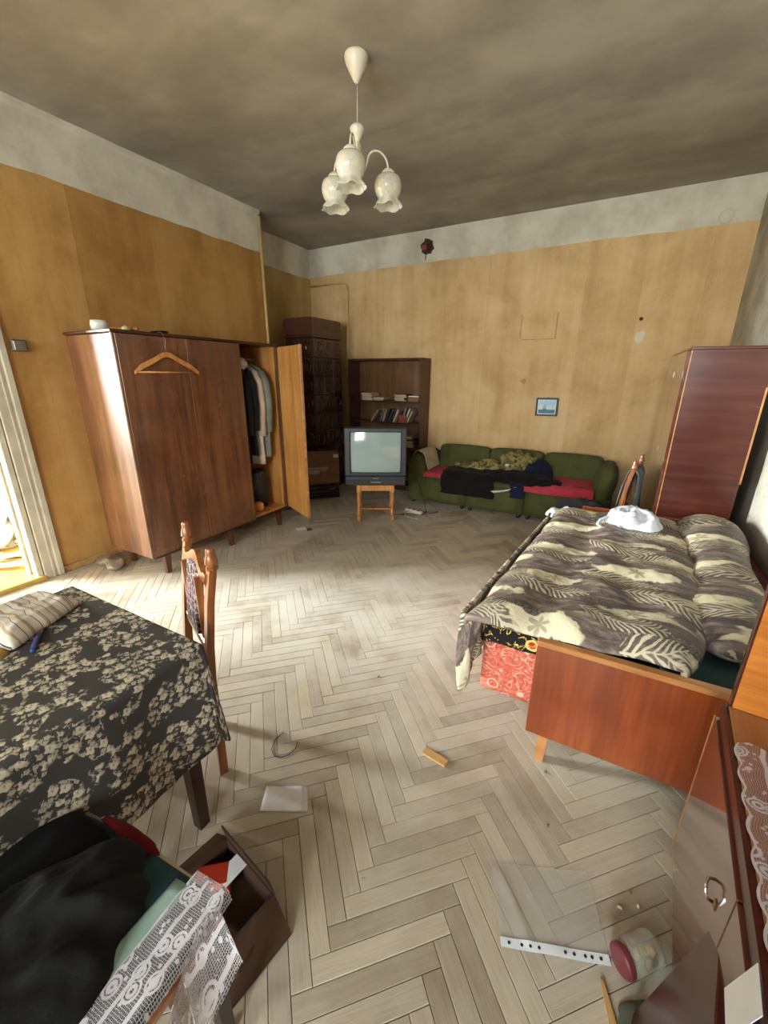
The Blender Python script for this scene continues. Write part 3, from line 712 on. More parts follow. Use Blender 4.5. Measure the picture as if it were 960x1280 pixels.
# ================================================================== LEFT WARDROBE
def build_wardrobe():
    X0, X1, Y0, Y1, Z0, Z1 = -3.55, -2.98, 1.705, 3.27, .18, 1.815
    t = thing('wardrobe', 'large three-door walnut veneer wardrobe with its right door hanging open', 'wardrobe', (X0, Y0, 0))
    L = Y1 - Y0; D = X1 - X0
    put('side_panel', MB().box(0, D, 0, .022, Z0, Z1, .006), M['ward_side'], t)
    put('side_panel', MB().box(0, D - .004, L - .022, L, Z0, Z1, .004), M['ward_side'], t)
    put('top_panel', MB().box(-.01, D + .012, -.012, L + .006, Z1, Z1 + .022, .005), M['ward_dark'], t)
    put('bottom_panel', MB().box(.0, D - .02, .022, L - .022, Z0, Z0 + .03), M['ward_in'], t)
    put('back_panel', MB().box(.0, .012, .022, L - .022, Z0 + .03, Z1), M['ward_in'], t)
    put('divider_panel', MB().box(.013, D - .03, 1.065, 1.083, Z0 + .031, Z1 - .001), M['ward_in'], t)
    put('bottom_rail', MB().box(D - .02, D - .002, .022, L - .022, Z0 - .012, Z0 + .012, .004), M['ward_dark'], t)
    put('corner_strip', MB().loft([[(D - .004 + .013 * cos(a), .009 - .013 * sin(a), z) for a in [pi * 2 * j / 12 for j in range(12)]] for z in (Z0, Z1)]), M['ward_side'], t, auto=True)
    put('lining_panel', MB().box(.012, D - .03, L - .03, L - .0225, Z0 + .03, Z1 - .001), M['ward_in'], t)
    put('clothes_rail', MB().tube([(D * .5, 1.084, 1.70), (D * .5, L - .031, 1.70)], .011, 10), M['steel'], t)
    for a, b, off in ((.012, .5395, .002), (.540, 1.068, 0)):
        put('door', MB().box(D - .001, D + .018 - off, a, b, Z0 + .014, Z1 - .004, .0012), M['ward_front'], t)
    d = put('door', MB().box(-.004, .016, -.502, -.004, Z0 + .014, Z1 - .004, .005), M['ward_in'], t, loc=(D + .006, L - .004, 0)); d.rotation_euler = (0, 0, radians(-243.5) + pi)
    d['label'] = 'open door, orange birch inside'
    ang = atan2(3.07 - 3.27, -2.57 + 2.98)      # door runs from hinge to outer edge
    d.rotation_euler = (0, 0, ang + pi / 2)
    me = d.data; me.materials.append(M['ward_front'])
    for p in me.polygons:
        if p.normal.x > .9: p.material_index = 1
    put('door_edge', MB().box(-.008, .020, -.512, -.500, Z0 + .012, Z1 - .002, .003), M['bededge'], d)
    mb = MB().tube([(-.002, .001, Z0 + .02), (-.002, .001, Z1 - .01)], .006, 8); put('piano_hinge', mb, M['brass'], d)
    for y in (.14, 1.46, .80):
        for x in (.05, D - .05):
            mb = MB(); mb.loft([[(x + sx * r, y + sy * r * 1.2, z) for sx, sy in ((-1, -1), (1, -1), (1, 1), (-1, 1))] for r, z in ((.024, Z0 - .001), (.016, 0.001))])
            put('leg', mb, M['ward_side'], t)
    put('leg_rail', MB().box(.04, D - .04, .12, .16, Z0 - .045, Z0 - .002, .004), M['bededge'], t)
    put('leg_rail', MB().box(.04, D - .04, 1.44, 1.48, Z0 - .045, Z0 - .002, .004), M['bededge'], t)
    mb = MB(); mb.loft([[(D + .018 + d_, .36 + r * cos(2 * pi * j / 10), .78 + r * sin(2 * pi * j / 10)) for j in range(10)] for r, d_ in ((.006, -.001), (.006, .004), (.001, .006))])
    put('keyhole_plate', mb, M['brass'], t)
    return t
build_wardrobe()

def garment(w, ln, th, slope=.07, sleeve=0, seed=0, n=28):
    """hanging garment: closed loft, origin at the hook point, broad along local x"""
    mb = MB(); rings = []
    for i in range(19):
        t = i / 18; z = -.05 - t * ln
        k = min(1, (t * ln + .008) / slope) ** .6; ww = w * (.22 + .78 * k) * (1 + .06 * t) ; tt = th * (.35 + .65 * min(1, t * 5)) * (1 + .25 * t)
        r = []
        for j in range(n):
            a = 2 * pi * j / n; f = 1 + .16 * sin(a * 7 + seed + t * 1.5) * min(1, t * 2) + .08 * sin(a * 13 + seed * 2)
            r.append((ww / 2 * cos(a), tt / 2 * sin(a) * f + .01 * sin(t * 5 + seed), z + .012 * nz(a * 2, t * 3, seed)))
        rings.append(r)
    mb.loft(rings); return mb
def hang(name, label, cat, y, m, w, ln, th, seed, x=-3.265, tilt=0.0, sleeve=True, z=1.705):
    t = thing(name, label, cat, (x, y, z), tilt, 'clothes hanging in the open wardrobe')
    put('body', garment(w, ln, th, seed=seed), M[m], t, smooth=True)
    if sleeve:
        for sx in (-1, 1):
            mb = MB(); P = [(sx * w * .40, 0, -.13), (sx * w * .50, .004, -.24), (sx * w * .53, .008, -.42), (sx * w * .50, .01, -.13 - ln * .62)]
            mb.tube(P, [.045, .052, .046, .038], 12); put('sleeve', mb, M[m], t, smooth=True)
    mb = MB().tube([(0, 0, -.06), (0, 0, 0), (.008, 0, .012), (0, 0, .018), (-.01, 0, .006)], .0018, 6); put('hook', mb, M['steel'], t)
    return t
hang('jacket', 'black jacket hanging in the open wardrobe behind the other coats', 'jacket', 2.86, 'blackc', .46, .92, .10, 1)
hang('jacket', 'dark charcoal jacket hanging in front of the black one in the open wardrobe', 'jacket', 2.94, 'charc', .46, .86, .08, 2.2)
hang('coat', 'long cream coat hanging in the open wardrobe beside the grey one', 'coat', 3.03, 'cream', .44, .96, .07, 3.1)
hang('coat', 'grey-green coat nearest the open right door of the wardrobe', 'coat', 3.11, 'grey', .47, .90, .08, 4.4)
hang('dress', 'maroon garment hanging at the back of the open wardrobe', 'dress', 3.19, 'maroon', .24, .50, .05, 5.2, x=-3.40, sleeve=False)
# light cap on the hanger, black bag, orange shoe box bits below
mb = MB().rbox((-3.10, 2.90, 1.655), (.10, .11, .09), .045, 8, .01, .02, 3)
tag(put('cap', mb, M['cream'], smooth=True), 'pale cap resting on the shoulder of the dark jacket', 'cap')
mb = MB(); mb.loft([[(-3.22 + (.11 + .03 * nz(j, i * .7)) * k * cos(2 * pi * j / 26), 3.08 + (.11 + .04 * nz(j * 1.7, i)) * k * sin(2 * pi * j / 26), .212 + h) for j in range(26)] for i, (h, k) in enumerate(((0, .8), (.05, 1.05), (.12, 1.1), (.2, 1.05), (.28, .95), (.34, .8), (.38, .9), (.40, .6)))])
tag(put('rubbish_bag', mb, M['binbag'], smooth=True), 'shiny black plastic bag standing on the floor of the open wardrobe', 'bag')
mb = MB().rbox((-3.10, 2.93, .258), (.13, .07, .09), .03, 6, .01, .02, 5)
tag(put('shoe', mb, M['pine'], smooth=True), 'tan leather shoe on the wardrobe bottom left of the black bag', 'shoe')

# wooden hanger hooked over the wardrobe door
def build_hanger():
    t = thing('coat_hanger', 'wooden coat hanger hooked over the top of the closed wardrobe doors', 'coat hanger', (-2.945, 2.055, 1.60))
    mb = MB(); prof = [(-.255, -.035), (-.20, .005), (-.10, .05), (-.035, .085), (0, .092), (.035, .085), (.10, .05), (.20, .005), (.255, -.035)]
    rings = [[(dx, y, z + dz * (.017 if abs(y) < .22 else .010)) for dx, dz in ((-.008, -1), (.008, -1), (.008, 1), (-.008, 1))] for y, z in prof]
    mb.loft(rings); put('arms', mb, M['pine'], t, auto=True)
    put('trouser_bar', MB().tube([(0, -.235, -.032), (0, .235, -.032)], .006, 8), M['pine'], t, smooth=True)
    put('hook', MB().tube([(0, 0, .10), (0, 0, .15), (.006, .004, .18), (.002, .006, .20), (-.012, .004, .228), (-.03, 0, .243), (-.05, 0, .244), (-.06, 0, .238)], .0028, 7), M['steel'], t, smooth=True)
build_hanger()
def on_top():
    z = 1.838
    mb = MB().lathe([(.001, 0), (.052, 0), (.056, .04), (.05, .065), (.001, .068)], 16); o = put('bowl', mb, M['whitepl'], smooth=True); o.location = (-3.22, 1.775, z)
    tag(o, 'small white plastic tub on the near left corner of the wardrobe top', 'tub')
    mb = MB().tube([(-3.30, 1.86, z + .02), (-3.04, 1.93, z + .018)], .012, 8); tag(put('stick', mb, M['pine'], smooth=True), 'round wooden stick lying on the wardrobe top', 'stick')
    mb = MB().lathe([(.001, 0), (.024, 0), (.028, .022), (.014, .03), (.001, .034)], 12); o = put('knob', mb, M['beige'], smooth=True); o.location = (-3.06, 1.86, z); tag(o, 'beige ball-shaped lid beside the stick on the wardrobe top', 'lid')
    mb = MB().rbox((-3.05, 2.10, z + .012), (.10, .09, .022), .01, 4, 0, .01); tag(put('cloth_scrap', mb, M['blackc'], smooth=True), 'dark rag lying on the wardrobe top behind the hanger hook', 'rag')
on_top()
# socket box on the left wall
t = thing('junction_box', 'grey square electrical box on the ochre wall left of the wardrobe', 'electrical box', (XL + .003, 1.50, 1.74))
put('body', MB().box(0, .03, -.045, .045, -.04, .04, .008), M['cable'], t); put('cover', MB().box(.03, .036, -.036, .036, -.031, .031, .004), M['steel'], t)

# pipes
tag(put('pipe', MB().tube([(XL + .03, YJ - .02, .04), (XL + .03, YJ - .02, ZC - .06)], .016, 12), M['pipe'], smooth=True), 'straight cream pipe running up the corner where the left wall ends', 'pipe')
arc = [(-3.62 + .08 * sin(a), YB - .03, 2.70 + .08 * cos(a)) for a in [i * pi / 16 for i in range(9)]]
t = thing('bent_pipe', 'thin cream pipe bent at a right angle on the back wall above the bookcase', 'pipe', (0, 0, 0))
put('tube', MB().tube([(XA + .02, YB - .03, 2.78)] + arc + [(-3.54, YB - .03, .03)], .013, 10), M['pipe'], t, smooth=True)
for z in (2.4, 1.9): put('bracket', MB().box(-3.56, -3.52, YB - .035, YB - .003, z, z + .012, .002), M['pipe'], t)

# ================================================================== TILED STOVE
def build_stove():
    X0, X1, Y0, Y1 = -3.87, -3.44, 4.42, 5.02; W, D = X1 - X0, Y1 - Y0
    t = thing('tiled_stove', 'tall brown glazed-tile stove in the far left corner', 'stove', (X0, Y0, 0))
    put('core', MB().box(.012, W - .012, .012, D - .012, 0, 2.2), M['joint'], t)
    put('plinth', MB().box(-.012, W + .012, -.012, D + .012, 0, .16, .012), M['tile'], t)
    def tile(w, h):
        mb = MB().box(-w / 2 + .002, w / 2 - .002, -.010, .012, 0.002, h - .002, .004)
        n = 12
        rings = []
        for k, (s_, d) in enumerate(((1.0, -.010), (.92, -.018), (.80, -.018), (.70, -.008))):
            rings.append([(cos(2 * pi * j / n) * w * .36 * s_, d, h / 2 + (abs(sin(2 * pi * j / n)) ** .7) * (1 if sin(2 * pi * j / n) > 0 else -1) * h * .40 * s_) for j in range(n)])
        mb.loft(rings, cap=False); mb.add([(0, -.012, h * .3), (w * .1, -.012, h / 2), (0, -.020, h * .5), (-w * .1, -.012, h / 2), (0, -.012, h * .7)], [(0, 1, 2), (1, 4, 2), (4, 3, 2), (3, 0, 2)])
        return mb
    rows = 8; h = (2.0 - .16) / rows; cache = {}
    for (n, wl_, fx) in ((2, W, 'f'), (3, D, 'r'), (2, W, 'b'), (3, D, 'l')):
        w = wl_ / n; me = cache.get((n, w)) or tile(w, h).mesh('tile', M['tile'], True); cache[(n, w)] = me
        try: me.set_sharp_from_angle(angle=radians(30))
        except Exception: pass
        for r in range(rows):
            for c in range(n):
                o = bpy.data.objects.new('tile', me); COL.objects.link(o); o.parent = t; q = (c + .5) * w; z = .16 + r * h
                if fx == 'f': o.location = (q, 0, z)
                elif fx == 'b': o.location = (q, D, z); o.rotation_euler = (0, 0, pi)
                elif fx == 'r': o.location = (W, q, z); o.rotation_euler = (0, 0, pi / 2)
                else: o.location = (0, q, z); o.rotation_euler = (0, 0, -pi / 2)
    def ringbox(o_): return [(-o_, -o_), (W + o_, -o_), (W + o_, D + o_), (-o_, D + o_)]
    mb = MB(); mb.loft([[(x, y, z) for x, y in ringbox(o_)] for o_, z in ((.0, 2.0), (.016, 2.012), (.016, 2.03), (.004, 2.04), (.004, 2.12), (.012, 2.135), (.016, 2.16), (.016, 2.20), (.006, 2.235), (-.02, 2.245))]); put('cornice', mb, M['tile'], t, auto=True)
    put('fire_door', MB().box(.10, .33, -.022, -.008, .22, .46, .006), M['black'], t)
build_stove()
# boxes in front of the stove
def build_nook():
    A = atan2(.39, .36)
    t = thing('cardboard_box', 'taped cardboard box standing on a black crate before the tiled stove', 'box', (-3.25, 4.195, .20), A)
    put('body', MB().box(-.265, .265, 0, .20, 0, .40, .004), M['card'], t); put('tape', MB().box(-.18, .12, -.003, .001, .20, .222).box(-.14, .0, -.003, .001, .135, .185).box(.02, .10, -.003, .001, .165, .195), M['steel'], t)
    put('label', MB().box(.19, .25, -.004, .001, .34, .38), M['paper'], t)
    t = thing('crate', 'low black slatted crate under the cardboard box by the stove', 'crate', (-3.25, 4.195, 0), A)
    put('base', MB().box(-.26, .26, .005, .205, 0, .02, .003), M['black'], t); put('lid', MB().box(-.26, .26, .005, .205, .18, .197, .003), M['black'], t)
    for x in (-.26, .24):
        for y in (.005, .185): put('corner_post', MB().box(x, x + .02, y, y + .02, .02, .18), M['black'], t)
    for z in (.03, .08, .13): put('slat', MB().box(-.24, .24, .005, .013, z, z + .035, .002), M['black'], t)
    t = thing('side_chair', 'narrow black chair half hidden behind the open wardrobe door', 'chair', (-3.62, 3.86, 0), .5)
    put('seat', MB().box(-.12, .12, -.11, .11, .40, .43, .01), M['black'], t)
    for x in (-.12, .10):
        for y in (-.11, .09): put('leg', MB().box(x, x + .02, y, y + .02, 0, .40 if y < 0 else .72, .003), M['black'], t)
    put('backrest', MB().box(-.10, .10, .093, .106, .55, .70, .006), M['black'], t)
    mb = MB().rbox((-3.36, 3.66, .05), (.22, .15, .08), .04, 8, .01, .05, 2); tag(put('rag', mb, M['greycl'], smooth=True), 'crumpled grey rag on the floor beyond the open wardrobe door', 'rag')
build_nook()

# ================================================================== BOOKCASE AND BOOKS
BX0, BX1, BY0, BY1, BZ = -3.36, -2.24, 5.08, 5.37, 1.775
def build_bookcase():
    t = thing('bookcase', 'dark open bookcase against the back wall behind the television', 'bookcase', (BX0, BY0, 0)); W, D = BX1 - BX0, BY1 - BY0
    put('side_panel', MB().box(0, .022, 0, D, 0, BZ, .002), M['shelfw'], t); put('side_panel', MB().box(W - .022, W, 0, D, 0, BZ, .002), M['shelfw'], t)
    put('top_panel', MB().box(.022, W - .022, 0, D, BZ - .022, BZ), M['shelfw'], t); put('back_panel', MB().box(.022, W - .022, D - .01, D, .08, BZ - .022), M['shelfback'], t)
    for z in (1.21, .93, .60, .30, .06): put('shelf', MB().box(.022, W - .022, .006, D - .01, z, z + .02), M['shelfw'], t)
    put('plinth', MB().box(.022, W - .022, .03, .045, 0, .06), M['shelfw'], t)
build_bookcase()
def book(x, z, w, h, d, ang, k, label, group, lying=False):
    """one book: origin at the lower left front corner of the spine side; ang leans it to the right"""
    mb = MB().box(0, w, .003, d, 0, h, .0015, 0); mb.box(.002, w - .002, .001, .004, .003, h - .003, 0, 0)
    mb.box(.003, w - .003, .004, d + .002, h - .002, h + .001, 0, 1)
    o = put('book', mb, [M['bookA'][k % 7], M['pages']]); o.location = (x, BY0 + .03, z); o.rotation_euler = (0, ang, 0); return tag(o, label, 'book', group)
cols = ['reddish', 'slate grey', 'tan', 'dark brown', 'grey-green', 'cream', 'navy']
rng = random.Random(11)
def stack(x, z, n, w, d, group, where):
    for i in range(n):
        k = rng.choice([0, 2, 5, 5, 2, 4]); th = rng.uniform(.016, .03); ww = w * rng.uniform(.85, 1.05); 
        mb = MB().box(0, ww, 0, d, 0, th, .002, 0).box(.002, ww - .002, -.001, d, .003, th - .003, 0, 1)
        o = put('book', mb, [M['bookA'][k], M['pages']]); o.location = (x + rng.uniform(-.01, .01), BY0 + .04 + rng.uniform(-.01, .02), z); o.rotation_euler = (0, 0, rng.uniform(-.12, .06))
        tag(o, '%s book lying in %s' % (['bottom', 'second', 'third', 'top'][i] if i < n - 1 else 'top', where), 'book', group); z += th + .0005
stack(-3.17, 1.231, 4, .17, .2, 'left stack on the upper shelf', 'the left stack on the upper shelf of the bookcase')
stack(-2.98, 1.231, 2, .17, .2, 'middle stack on the upper shelf', 'the low middle stack on the upper bookcase shelf')
stack(-2.64, 1.231, 4, .17, .2, 'right-hand stack on the upper shelf', 'the right-hand stack on the upper bookcase shelf')
tag(put('paper_box', MB().box(-2.44, -2.28, BY0 + .03, BY0 + .2, 1.231, 1.29, .003), M['card']), 'small cardboard box at the right end of the upper bookcase shelf', 'box')
tag(put('paper_stack', MB().box(-2.435, -2.285, BY0 + .035, BY0 + .19, 1.2905, 1.302, .001), M['paper']), 'thin pile of white paper on the small box in the bookcase', 'paper')
x = -3.02
for i in range(15):
    wd = rng.uniform(.018, .032); k = [2, 3, 3, 6, 4, 2, 3, 6, 3, 5, 0, 3, 4, 5, 5][i]; h = rng.uniform(.17, .21); a = .62 if i < 2 else .36 + .1 * sin(i)
    book(x, .951 + sin(a) * 0.0, wd, h, .16, a, k, '%s leaning book from the left on the middle bookcase shelf, %s cover' % (['first', 'second', 'third', 'fourth', 'fifth', 'sixth', 'seventh', 'eighth', 'ninth', 'tenth', 'eleventh', 'twelfth', 'thirteenth', 'fourteenth', 'last'][i], cols[k]), 'leaning books on the middle shelf'); x += wd / cos(a) + .012
for i in range(3): stack(-2.52 + i * .0, .621 + i * .05, 2, .2 - i * .02, .2, 'papers on the lower shelf', '%s pair on the lower bookcase shelf' % ('the bottom', 'the middle', 'the upper')[i])
tag(put('small_icon', MB().box(-2.56, -2.44, BY0 + .008, BY0 + .018, .951, 1.05, .002), M['bookA'][0]), 'small reddish framed card leaning in front of the books', 'card')

# ================================================================== TELEVISION ON A SMALL TABLE
TVA = atan2(3.86 - 3.67, -2.01 + 2.34)      # front direction
def build_tv():
    cx, cy = -2.165, 3.77
    t = thing('side_table', 'small varnished pine table with turned legs under the television', 'table', (cx, cy, 0), TVA)
    W, D, H = .41, .36, .44
    put('tabletop', MB().box(-W / 2 - .01, W / 2 + .01, -.02, D, H - .02, H, .005), M['pine'], t)
    put('apron', MB().box(-W / 2 + .02, W / 2 - .02, .0, .018, H - .085, H - .02, .003).box(-W / 2 + .02, W / 2 - .02, D - .04, D - .022, H - .085, H - .02, .003).box(-W / 2 + .005, -W / 2 + .022, .02, D - .04, H - .085, H - .02, .003).box(W / 2 - .022, W / 2 - .005, .02, D - .04, H - .085, H - .02, .003), M['pine'], t)
    prof = [(.012, 0), (.020, .012), (.024, .03), (.020, .05), (.013, .058), (.020, .066), (.024, .085), (.022, .11), (.014, .125), (.015, .20), (.021, .26), (.014, .30), (.020, .31), (.014, .325), (.02, .34)]
    for x in (-W / 2 + .02, W / 2 - .02):
        for y in (.012, D - .035):
            l = put('leg', MB().lathe(prof, 14, (x, y, 0)).box(x - .021, x + .021, y - .021, y + .021, .34, H - .02, .003), M['pine'], t, auto=True)
    put('stretcher', MB().box(-W / 2 + .03, W / 2 - .03, D * .46, D * .46 + .03, .085, .105, .004).box(-W / 2 + .011, -W / 2 + .029, .03, D - .05, .085, .105, .004).box(W / 2 - .029, W / 2 - .011, .03, D - .05, .085, .105, .004), M['pine'], t)
    mb = MB().box(-.215, .22, -.03, D + .01, H, H + .006); tag(put('cloth_mat', mb, M['navy']), 'thin dark blue mat between the television and its table', 'mat'); o = bpy.data.objects['cloth_mat']; o.location = (cx, cy, 0.0005); o.rotation_euler = (0, 0, TVA)
    v = thing('television', 'bulky dark grey tube television standing on the small pine table', 'television', (cx, cy, H + .007), TVA)
    w, h = .645, .60; x0, x1 = -w / 2, w / 2; 
    SX0, SX1, SZ0, SZ1 = -.262, .262, .135, .555
    # front bezel as four bars round the screen, then tapering back
    mb = MB().box(x0, SX0, -.10, .02, .10, h, .008).box(SX1, x1, -.10, .02, .10, h, .008).box(SX0 - .01, SX1 + .01, -.10, .02, SZ1, h - .001, .006).box(SX0 - .01, SX1 + .01, -.10, .02, .10, SZ0, .006)
    put('bezel', mb, M['tvbody'], v)
    mb = MB().box(x0 + .004, x1 - .004, -.115, .02, .0, .10, .012); put('control_panel', mb, M['tvbody'], v)
    put('flap', MB().box(x0 + .02, -.07, -.121, -.114, .018, .062, .003), M['tvdark'], v); put('flap', MB().box(-.062, .28, -.121, -.114, .018, .062, .003), M['tvbody'], v)
    put('button', MB().box(-.05, .06, -.125, -.119, .028, .045, .003), M['steel'], v)
    put('badge', MB().box(-.03, .03, -.117, -.114, .072, .082, .001), M['steel'], v)
    mb = MB()
    def sc(u, q):
        a, b = 2 * u - 1, 2 * q - 1; k = 1 - .03 * b * b; k2 = 1 - .03 * a * a
        return (a * .268 * k, -.062 - .034 * (1 - a * a * .6 - b * b * .4), .345 + b * .216 * k2)
    mb.grid(sc, 20, 16); put('screen', mb, M['screen'], v, smooth=True)
    put('screen_surround', MB().box(-.30, .30, -.052, .0, .11, .59), M['tvdark'], v)
    mb = MB(); mb.loft([[(sx * a, y, .30 + sz * b + o_) for sx, sz in ((-1, -1), (1, -1), (1, 1), (-1, 1))] for a, b, y, o_ in ((.315, .285, .02, 0), (.31, .28, .10, 0), (.23, .20, .26, -.02), (.18, .15, .34, -.03), (.17, .14, .36, -.03))]); put('back_shell', mb, M['tvdark'], v, auto=True)
    mb = MB()
    for i in range(9): mb.box(-.24 + i * .055, -.21 + i * .055, .03, .09, .581, .588, .001)
    put('vent', mb, M['tvbody'], v)
    # power strip and cables
    p = thing('power_strip', 'white power strip on the floor behind the television table', 'power strip', (-1.93, 4.28, 0), -.25)
    put('body', MB().box(-.12, .12, -.028, .028, 0, .036, .008), M['whitepl'], p)
    for i in range(3): put('socket', MB().lathe([(.018, .0365), (.018, .039), (.014, .039), (.013, .034)], 12, (-.07 + i * .07, 0, 0)), M['cable'], p)
    rr = random.Random(5)
    for i, (a, b, lb) in enumerate((((-1.83, 4.25), (-2.12, 4.05), 'grey cable looping from the power strip under the television table'), ((-1.80, 4.24), (-1.70, 4.45), 'thin cable curling towards the sofa beside the power strip'), ((-2.05, 4.30), (-1.78, 4.05), 'white cord lying in front of the power strip'))):
        pts = [(lerp(a[0], b[0], s_ / 12) + .10 * sin(s_ * 1.1 + i * 2) * sin(pi * s_ / 12), lerp(a[1], b[1], s_ / 12) + .09 * cos(s_ * .9 + i) * sin(pi * s_ / 12), .006) for s_ in range(13)]
        tag(put('cable', MB().tube(pts, .004, 6), M['cable'] if i != 2 else M['whitepl'], smooth=True), lb, 'cable')
    pts = [(-1.83, 4.10, .50), (-1.80, 4.16, .34), (-1.76, 4.22, .15), (-1.78, 4.30, .01), (-1.86, 4.36, .006)]
    tag(put('cable', MB().tube(pts, .004, 6), M['black'], smooth=True), 'black cord hanging down behind the television to the floor', 'cable')
build_tv()

# ================================================================== PICTURE
t = thing('framed_picture', 'small dark-framed picture of a sailing ship hung on the back wall above the sofa', 'picture', (-.725, YB - .02, 1.21), 0)
t.rotation_euler = (0, radians(-1), 0)
mb = MB().box(-.125, .125, -.009, .012, .085, .105, .003).box(-.125, .125, -.009, .012, -.105, -.085, .003).box(-.125, -.104, -.009, .012, -.085, .085, .003).box(.104, .125, -.009, .012, -.085, .085, .003)
put('frame', mb, M['black'], t)
put('mount', MB().box(-.104, .104, -.002, .004, -.085, .085), M['paper'], t)
o = put('print', MB().box(-.094, .094, -.0035, -.002, -.075, .075), M['ship'], t)
put('hanger', MB().tube([(0, 0, .105), (0, .002, .118)], .004, 6), M['steel'], t)

# ================================================================== SOFA
def build_sofa():
    X0, X1, Y0 = -2.19, .12, 4.66
    t = thing('sofa', 'long low dark green modular sofa against the back wall', 'sofa', (0, 0, 0))
    sm = [(X0 + .005, -1.43), (-1.424, -.752), (-.746, X1 - .005)]
    for a, b in sm:
        bs = put('seat_module', MB().rbox(((a + b) / 2, Y0 + .33, .19), (b - a, .66, .30), .02, 4, .004), M['sofa'], t, smooth=True)
        for x in (a + .05, b - .05):
            for y in (Y0 + .05, Y0 + .6): put('foot', MB().lathe([(.018, 0), (.022, .02), (.018, .045)], 10, (x, y, 0)), M['black'], bs)
    for a, b in sm: put('seat_cushion', MB().rbox(((max(a, -1.96) + min(b, -.05)) / 2, Y0 + .28, .355), (min(b, -.05) - max(a, -1.96) - .006, .56, .07), .03, 6, .012), M['sofa'], t, smooth=True)
    for a, b in ((-1.96, -1.30), (-1.29, -.66), (-.65, -.02)):
        mb = MB().rbox((0, 0, 0), (b - a - .004, .17, .38), .045, 8, .012); mb.xf(Matrix.Translation(((a + b) / 2, 5.19, .51)) @ Matrix.Rotation(radians(-9), 4, 'X')); put('back_cushion', mb, M['sofa'], t, smooth=True)
    put('back_frame', MB().rbox(((X0 + X1) / 2, 5.31, .33), (X1 - X0 - .3, .10, .54), .03, 4), M['sofa'], t, smooth=True)
    def arm(xc, sgn, x_in, lean):
        # outer side flat, inner side sloping up into a rounded roll
        prof = [(0, .04), (.0, .50), (.012, .56), (.045, .605), (.10, .625), (.155, .605), (.185, .56), (.20, .48), (.235, .34), (.235, .04)]
        rings = []
        for y, k in ((Y0, .97), (Y0 + .012, 1.0), (Y0 + .35, 1.0), (Y0 + .62, 1.0), (Y0 + .64, .97)):
            rings.append([(xc + sgn * x, y, .04 + (z - .04) * k) for x, z in prof])
        return MB().loft(rings)
    put('armrest', arm(X0, 1, 0, 0), M['sofa'], t, auto=True)
    mb = MB().rbox((0, 0, 0), (.17, .60, .40), .075, 9, .03); mb.xf(Matrix.Translation((.02, 4.98, .46)) @ Matrix.Rotation(radians(9), 4, 'Y')); put('armrest', mb, M['sofa'], t, smooth=True)
build_sofa()
def draped(name, label, cat, m, x0, x1, prof, seed=0, amp=.012, th=.006, nu=40, nv=40, edge=.02, skew=0.0, gcs=None, group=None):
    """sheet following a (y, z) profile, extruded along x with wrinkles and ragged edges"""
    L = [0]
    for i in range(1, len(prof)): L.append(L[-1] + hypot(prof[i][0] - prof[i - 1][0], prof[i][1] - prof[i - 1][1]))
    def at(s_):
        s_ *= L[-1]
        for i in range(1, len(L)):
            if s_ <= L[i] + 1e-9:
                q = (s_ - L[i - 1]) / (L[i] - L[i - 1]); return lerp(prof[i - 1][0], prof[i][0], q), lerp(prof[i - 1][1], prof[i][1], q), (prof[i][0] - prof[i - 1][0]) / (L[i] - L[i - 1]), (prof[i][1] - prof[i - 1][1]) / (L[i] - L[i - 1])
        return prof[-1][0], prof[-1][1], 1, 0
    def P(u, v):
        y, z, dy, dz = at(min(1, max(0, v + edge * nz(u * 4, seed))));
        x = lerp(x0, x1, u) + skew * (v - .5) + (edge * nz(v * 5, seed + 3) * (2 * abs(u - .5)))
        f = (fold(x, v * L[-1], seed) + .8) * amp; k = min(1, min(u, 1 - u) * 8 + .2)
        return (x, y - abs(dz) * f * k * .8 * (1 if dz < 0 or True else 1), z + abs(dy) * f * k)
    mb = MB().grid(P, nu, nv, gcf=lambda u, v: (u * (x1 - x0), v * L[-1], 0)); return tag(put(name, mb, M[m], smooth=True, solid=th, gc=True), label, cat, group)
# seat covers and clothes on the sofa
draped('seat_cover', 'crimson seat cover at the left end of the green sofa', 'cover', 'red', -1.98, -1.50, [(4.655, .36), (4.67, .405), (5.05, .412)], 1, .006, .01)
draped('seat_cover', 'crimson seat cover at the right end of the green sofa', 'cover', 'red', -.80, -.06, [(4.64, .335), (4.645, .39), (4.67, .415), (5.06, .42)], 2, .014, .02)
def armcloth():
    pr = [(-2.165, .595), (-2.13, .645), (-2.09, .662), (-2.03, .645), (-1.995, .60), (-1.975, .52), (-1.945, .43)]
    def P(u, v):
        i = min(int(u * 6), 5); q = u * 6 - i; x = lerp(pr[i][0], pr[i + 1][0], q); z = lerp(pr[i][1], pr[i + 1][1], q)
        return (x + .004 * nz(u * 4, v * 4), lerp(4.72, 5.12, v), z + .006 * (nz(u * 5, v * 4, 2) + .4))
    tag(put('arm_cover', MB().grid(P, 24, 16), M['beige'], smooth=True, solid=.008), 'beige cloth draped over the left armrest of the green sofa', 'cloth')
armcloth()
